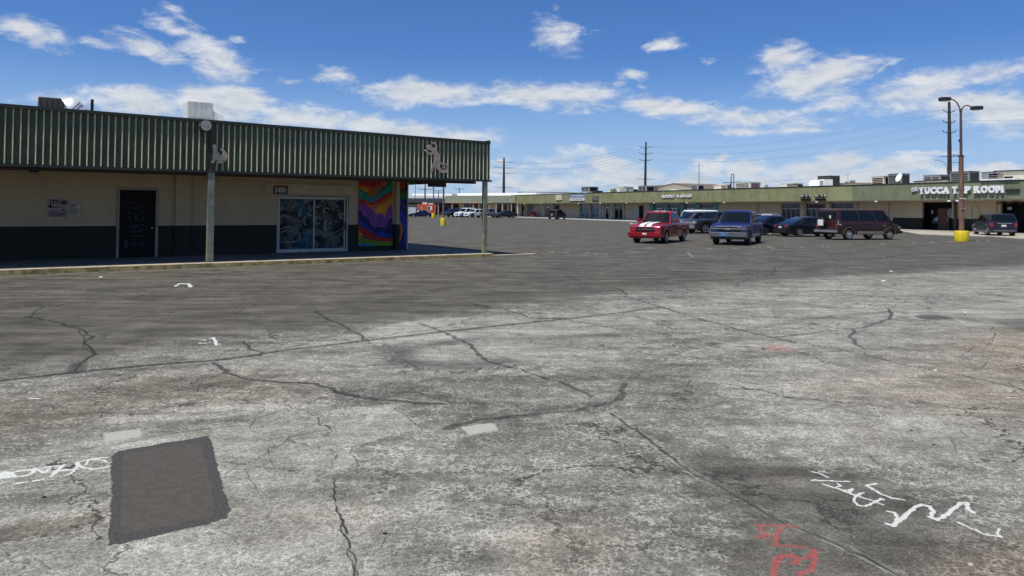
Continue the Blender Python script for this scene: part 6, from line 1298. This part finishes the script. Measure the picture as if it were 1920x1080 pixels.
# dark suv at the right edge, seen from behind
P = suv(2.0, 1.80, 4.95, 2.95, nblue, hood=1.10, belt=1.16); P['bits'] += [('chrome_bar', V_chrome, -4.95 / 2 - .025, -4.95 / 2 - .01, -.55, .45, 1.02, 1.06), ('bumper_trim', M_grey_metal, -4.95 / 2 - .115, -4.95 / 2 - .1, -.75, .75, .44, .48)]
make_vehicle('suv', 'dark navy suv parked at the right edge before the tap room', 'suv', P, (G(1883, 444)[0] + .9, 58.9), 72)
# black suv in the middle distance
P = suv(1.95, 1.80, 4.8, 2.8, blackp, hood=1.1, belt=1.12)
make_vehicle('suv', 'lone black suv in front of the far shop windows', 'suv', P, (G(1043, 411.6)[0] + .35, 132.), 63)
# far row
GRP = 'cars parked before the far block of shops'
def far_at(u, y): return ((u - 960) / 1350 * y, y)
make_vehicle('suv', 'dark suv at the left end of the far parked row', 'suv', suv(1.95, 1.75, 4.8, 2.8, nblue), far_at(846, 158), 228, GRP)
make_vehicle('pickup_truck', 'black pickup second from left in the far parked row', 'pickup truck', pickup(2.0, 1.88, 5.7, 3.6, blackp), far_at(858, 154), 225, GRP)
make_vehicle('suv', 'boxy white suv third from left in the far parked row', 'suv', suv(2.0, 1.95, 5.0, 3.0, whitep), far_at(873, 152), 228, GRP)
make_vehicle('suv', 'white suv, the right one of two white ones in the far row', 'suv', suv(1.9, 1.72, 4.7, 2.8, whitep), far_at(891, 149), 222, GRP)
make_vehicle('pickup_truck', 'silver grey pickup partly behind the canopy corner post', 'pickup truck', pickup(2.0, 1.95, 5.8, 3.65, silverp), far_at(916, 147), 218, GRP)
make_vehicle('sedan', 'dark grey coupe at the right end of the far parked row', 'sedan', sedan(1.9, 1.48, 5.0, 2.9, dkgrey), far_at(947, 146), 208, GRP)
make_vehicle('sedan', 'dark navy sedan in front of the orange food trailer', 'sedan', sedan(1.85, 1.48, 4.8, 2.8, paint('sedan_blue_far', (.006, .010, .05), .3)), far_at(790, 140), 182)
# orange food trailer
tx, ty = far_at(801, 168); e = empty('food_trailer', (tx, ty, 0), R(8), 'orange food trailer with serving window behind the navy sedan', 'trailer')
MB().box(-2.1, 2.0, -1.1, 1.1, .55, 2.75, M_orange).build('body', e, bevel=.05); MB().box(.1, 1.1, -1.14, -1.101, 1.35, 2.3, M_bright).build('window', e); MB().box(.2, .6, -1.16, -1.141, 1.5, 2.2, M_black).build('pane', e)
m = MB(); m.box(-1.1, 0, -.5, .5, 2.76, 3.2, M_white).box(.3, 1.4, -.6, .6, 2.76, 3.0, M_white); m.build('roof_unit', e); MB().box(-1.5, -1.0, -1.13, -1.101, 1.2, 2.2, mat('pale_orange', (.7, .3, .15), .6)).build('panel', e)
m = MB(); [m.lathe([(.33, -.1), (.35, 0), (.33, .1)], V_tyre, 18, Matrix.Translation((x, -1.0, .35)) @ Matrix.Rotation(R(90), 4, 'X')) for x in (-.4, .45)]; m.build('wheel', e); MB().tube([(-2.1, 0, .55), (-3.2, 0, .5)], .06, M_dark_metal).build('hitch', e)
tx, ty = far_at(769, 172); e = empty('ice_chest', (tx, ty, 0), R(5), 'pale blue and white freezer chest left of the orange trailer', 'freezer'); MB().box(-1.6, 1.5, -.6, .6, .1, 2.0, mat('pale_blue_panel', (.45, .60, .68), .5, var=.35, scale=1.5)).build('body', e, bevel=.04); MB().box(-1.5, -.1, -.64, -.601, .3, 1.7, M_white).build('door', e); MB().box(.1, 1.4, -.64, -.601, .3, 1.7, M_white).build('door', e)
# ------------------------------------------------------------------ lamp poles with yellow bases
def yellow_base(e, r, h):
    MB().lathe([(r * .96, .0), (r, .06), (r, h - .08), (r * .95, h - .01), (r * .8, h)], M_yellow, 12 if r > .42 else 20).build('concrete_base', e, smooth=25 if r > .42 else 40)
lp = G(1803, 453); e = empty('lamp_pole', (lp[0], lp[1], 0), 0, 'tall brown double armed lamp pole on a thick yellow base near the van', 'lamp pole')
yellow_base(e, .43, .70)
MB().lathe([(.16, .70), (.155, 3.0), (.14, 5.5)], M_pole_brown, 16).build('lower_pole', e, smooth=40); MB().lathe([(.155, 5.48), (.155, 5.56), (.09, 5.6)], M_dark_metal, 16).build('collar', e, smooth=40)
M_pole2 = mat('dark_mauve_pole', (.11, .07, .065), .6, .1, .2, 2)
MB().lathe([(.085, 5.58), (.078, 7.2), (.07, 8.40), (.09, 8.42), (.07, 8.6)], M_pole2, 14).build('upper_pole', e, smooth=40)
MB().box(-.22, .2, -.175, -.168, 2.75, 2.8, M_bright).box(-.17, .17, -.19, -.176, 2.1, 2.14, M_galv).build('band', e)
MB().box(-.13, -.07, -.06, .06, 6.45, 6.6, M_dark_metal).build('junction_box', e)
for s, pts in ((-1, [(-.02, 0, 8.42), (-.10, 0, 8.72), (-.24, 0, 8.98), (-.42, 0, 9.14), (-.62, 0, 9.21), (-.78, 0, 9.22)]), (1, [(.02, 0, 8.42), (.10, 0, 8.62), (.22, 0, 8.76), (.40, 0, 8.82), (.58, 0, 8.77), (.78, 0, 8.66)])):
    a = MB().tube(pts, .04, M_pole2, 10).build('arm', e, smooth=50); hz_ = pts[-1][2]; hm = MB()
    hm.hprism([(s * .70, -.16), (s * .80, -.24), (s * 1.28, -.24), (s * 1.38, -.14), (s * 1.38, .14), (s * 1.28, .24), (s * .80, .24), (s * .70, .16)][:: s], hz_ - .12, hz_ + .10, M_dark_metal); hd = hm.build('lamp_head', a, bevel=.02)
    MB().box(s * .86, s * 1.22, -.16, .16, hz_ - .15, hz_ - .122, M_bright).build('lens', hd)
def simple_lamp(label, u, v, H, r, mt, br=.36, bh=.75, head=True):
    p = G(u, v); e = empty('lamp_pole', (p[0], p[1], 0), 0, label, 'lamp pole'); yellow_base(e, br, bh)
    MB().lathe([(r, bh), (r * .9, H)], mt, 12).build('pole', e, smooth=40)
    if head:
        a = MB().tube([(0, 0, H - .1), (.3, 0, H + .1), (.9, 0, H + .12)], .04, M_pole2).build('arm', e); MB().box(.85, 1.4, -.18, .18, H + .0, H + .16, M_dark_metal).build('lamp_head', a)
    return e
simple_lamp('brown lamp pole on yellow base seen under the canopy', 831, 423, 7.4, .10, M_pole_brown, .29, .82)
simple_lamp('farther brown lamp pole on yellow base near the orange trailer', 812.5, 408.8, 8.0, .12, M_pole_brown, .33, .85)
# ------------------------------------------------------------------ power poles and wires
def power_pole(label, u, vtop, y, arms, lean=0., r0=.42, mt=M_utility, zoff=0., armL=1.9):
    x = (u - 960) / 1350 * y; lo, hi = 1., 60.
    for _ in range(50):
        mid = (lo + hi) / 2
        if PIX(x, y, mid)[1] > vtop: lo = mid
        else: hi = mid
    H = lo; e = empty('power_pole', (x, y, 0), 0, label, 'power pole')
    MB().lathe([(r0, 0), (r0 * .78, H * .6), (r0 * .5, H)], mt, 12).build('pole', e, smooth=50); e.rotation_euler = (0, lean, 0)
    zs = []
    for v, L, up in arms:
        lo, hi = 1., 60.
        for _ in range(50):
            mid = (lo + hi) / 2
            if PIX(x, y, mid)[1] > v: lo = mid
            else: hi = mid
        z = lo; zs.append(z)
        for s in (-1, 1):
            a = MB().tube([(s * .05, 0, z - up * .0), (s * L * .5, 0, z + up * .35), (s * L, 0, z + up)], [.10, .08, .06], mt, 8).build('arm', e)
            MB().lathe([(.06, -.02), (.09, .1), (.05, .22), (.07, .3)], mt, 8, Matrix.Translation((s * L, 0, z + up))).build('insulator', a)
    return x, y, H, zs
pR = power_pole('tall dark power pole with three arms behind the lamp pole', 1781, 191, 150., [(211, 1.15, .35), (231, 1.2, .35), (250, 1.3, .35)], r0=.5)
pM = power_pole('dark power pole with four arms above the gable roof', 1209, 266, 245., [(278, 2.0, .5), (289.5, 2.2, .5), (301.5, 2.1, .4), (336, 2.9, .1)], lean=R(.8), r0=.52)
pL = power_pole('dark power pole with four arms just right of the canopy', 944.5, 296, 330., [(304.5, 4.2, .2), (315, 4.6, .2), (325, 5., .2), (352, 3.9, .3)], r0=.72)
power_pole('slim white steel pole with three cross arms beyond the gable roof', 1310.5, 304, 330., [(311, 2.2, .1), (324, 2.2, .1), (337, 2.0, .1)], r0=.45, mt=M_lt_pole)
power_pole('small dark pole with one cross arm above the far left shops', 861, 352.5, 260., [(354.5, 1.6, .1)], r0=.22)
power_pole('thin dark pole seen between wall and brown lamp pole', 797, 330, 200., [(355, 2.0, .1)], r0=.24)
power_pole('pale far pole nearest the mural corner', 778.5, 325, 230., [], r0=.12, mt=mat('grey_pole', (.2, .2, .2), .7))
power_pole('short pole with twin cross arms left of the far shop roof', 822, 357, 240., [(358, 1.2, .1), (362, 1.0, .1)], r0=.2)
power_pole('tiny pale mast above the low brown edged roof', 1590, 318, 330., [(329, 1.5, .1)], r0=.22, mt=M_lt_pole)
# transformer gear on the right pole
x, y = pR[0], pR[1]; e = empty('transformer', (x, y, 11.6), 0, 'grey transformer and hardware on the tall right power pole', 'transformer')
MB().lathe([(.28, -.7), (.3, -.1), (.2, 0)], M_galv, 12, Matrix.Translation((1.0, 0, -1.2))).build('tank', e, smooth=40); MB().box(-2.0, 3.2, -.08, .08, 1.85, 2.0, M_grey_metal).build('cross_arm', e)
for s_ in (.9, 1.6, 2.3): MB().lathe([(.1, 0), (.16, .15), (.08, .45)], M_grey_metal, 8, Matrix.Translation((s_, 0, 2.0))).build('fuse', e)
MB().box(.2, 2.0, -.05, .05, .6, .7, M_grey_metal).build('bracket', e)
# street light arm behind the roof near the right pole
px_ = 143.; x = (1777 - 960) / 1350 * px_; e = empty('street_light', (x, px_, 0), 0, 'thin pale street light with curved arm left of the right power pole', 'lamp pole')
MB().tube([(0, 0, 0), (0, 0, 9.), (-.15, 0, 11.)], [.1, .08, .06], M_galv).build('pole', e); a = MB().tube([(-.15, 0, 11.), (-.8, 0, 11.9), (-1.9, 0, 12.2)], .05, M_galv).build('arm', e); MB().box(-2.5, -1.8, -.12, .12, 12.12, 12.27, M_galv).build('lamp_head', a)
M_wire = mat('cable_grey', (.22, .24, .28), .6, var=0)
def wire(a, b, sag, r, lab, n=18):
    a, b = Vector(a), Vector(b); pts = []
    for i in range(n + 1): t = i / n; p = a.lerp(b, t); pts.append(p - Vector((0, 0, sag * 4 * t * (1 - t))) - a)
    o = MB().tube(pts, r, M_wire, 5).build('power_line', loc=tuple(a)); tag(o, lab, 'power line', 'power lines strung between the poles')
rank = ('top', 'middle', 'lower')
for k in range(3):
    for s, sd_ in ((-1, 'left'), (1, 'right')):
        A_ = (pR[0] + s * 1.2, pR[1], pR[3][k] + .6); B_ = (pM[0] + s * 2., pM[1], pM[3][k] + .7)
        wire(A_, B_, 3.2, .017, f'{rank[k]} {sd_} arm wire from the right pole to the middle pole')
        C_ = (pL[0] + s * 4.3, pL[1], pL[3][k] + .5); wire(B_, C_, 3.0, .026, f'{rank[k]} {sd_} arm wire from the middle pole to the left pole')
        D_ = (A_[0] + 68, A_[1] - 62, A_[2] + 1.0); wire(A_, D_, 2.2, .013, f'{rank[k]} {sd_} arm wire leaving the right pole out of view')
wire((pR[0], pR[1], 13.6), (pM[0], pM[1], pM[3][3] + .3), 3.5, .016, 'lowest wire between the right and middle poles'); wire((pM[0], pM[1], pM[3][3] + .3), (pL[0], pL[1], pL[3][3] + .5), 3., .022, 'lowest wire between the middle and left poles')
wire((pR[0], pR[1], 8.6), (pR[0] + 70, pR[1] - 64, 8.4), 1.5, .014, 'low service wire running right from the tall right pole')
# ------------------------------------------------------------------ litter on the asphalt
M_lit = mat('paper_scrap', (.75, .74, .70), .8, var=.1); M_blk = mat('black_scrap', (.008, .008, .008), .9, var=0); M_tan = mat('pale_stone', (.50, .47, .38), .9)
def scrap(label, u, v, w, d, h, mt, cat, rz=0., name='paper_scrap'):
    p = G(u, v); rr = random.Random(int(u)); n = 7; ring = [(w * .5 * rr.uniform(.75, 1.1) * math.cos(6.283 * i / n), d * .5 * rr.uniform(.75, 1.1) * math.sin(6.283 * i / n)) for i in range(n)]
    m = MB(); m.add([(x, y, .002) for x, y in ring] + [(x * .8, y * .8, h * rr.uniform(.7, 1.)) for x, y in ring] + [(0, 0, h)], [tuple(range(n - 1, -1, -1))] + [(i, (i + 1) % n, (i + 1) % n + n, i + n) for i in range(n)] + [(i + n, (i + 1) % n + n, 2 * n) for i in range(n)], mt)
    m.build(name, loc=(p[0], p[1], 0), rz=rz, label=label, cat=cat)
scrap('small black scrap below the white lettering at far left', 83, 933, .03, .025, .008, M_blk, 'scrap'); scrap('pale flat pebble on the asphalt in the lower middle', 834, 835, .045, .022, .012, M_tan, 'pebble', name='pebble')
scrap('white paper scrap on the asphalt left of the oil stain', 1656, 527, .14, .08, .02, M_lit, 'scrap'); scrap('white scrap nearest the dark stripe of asphalt at right', 1671, 509, .14, .08, .02, M_lit, 'scrap'); scrap('white scrap lying in the long crack at right', 1754, 695, .06, .03, .01, M_lit, 'scrap')
scrap('tiny pale stick beside the white squiggle', 1829, 944, .055, .008, .006, M_tan, 'stick', -.5, 'stick'); scrap('pale pebble near the right edge, above the corner', 1821, 1061, .03, .025, .015, M_tan, 'pebble', name='pebble'); scrap('white scrap on the asphalt near the kerb at left', 190, 520, .12, .07, .02, M_lit, 'scrap')
scrap('pale leaf litter at the foot of the yellow kerb', 556, 493.5, .28, .1, .05, M_tan, 'debris', .6, 'debris'); scrap('white scrap in the open lot beyond the corner post', 1184, 419.5, .5, .25, .06, M_lit, 'scrap'); scrap('dark small stone near the bottom middle', 722, 1001, .03, .02, .008, M_blk, 'stone', name='stone'); scrap('black bit on the pale asphalt at right', 1709, 808, .035, .02, .008, M_blk, 'scrap'); scrap('black bit just below another at right', 1751, 834, .03, .02, .008, M_blk, 'scrap')
scrap('white shred on the asphalt left of the square patch', 66, 748, .16, .02, .006, M_lit, 'scrap', .1); scrap('small white crumb by the pale patch edge', 1811, 586, .08, .05, .015, M_lit, 'crumb')
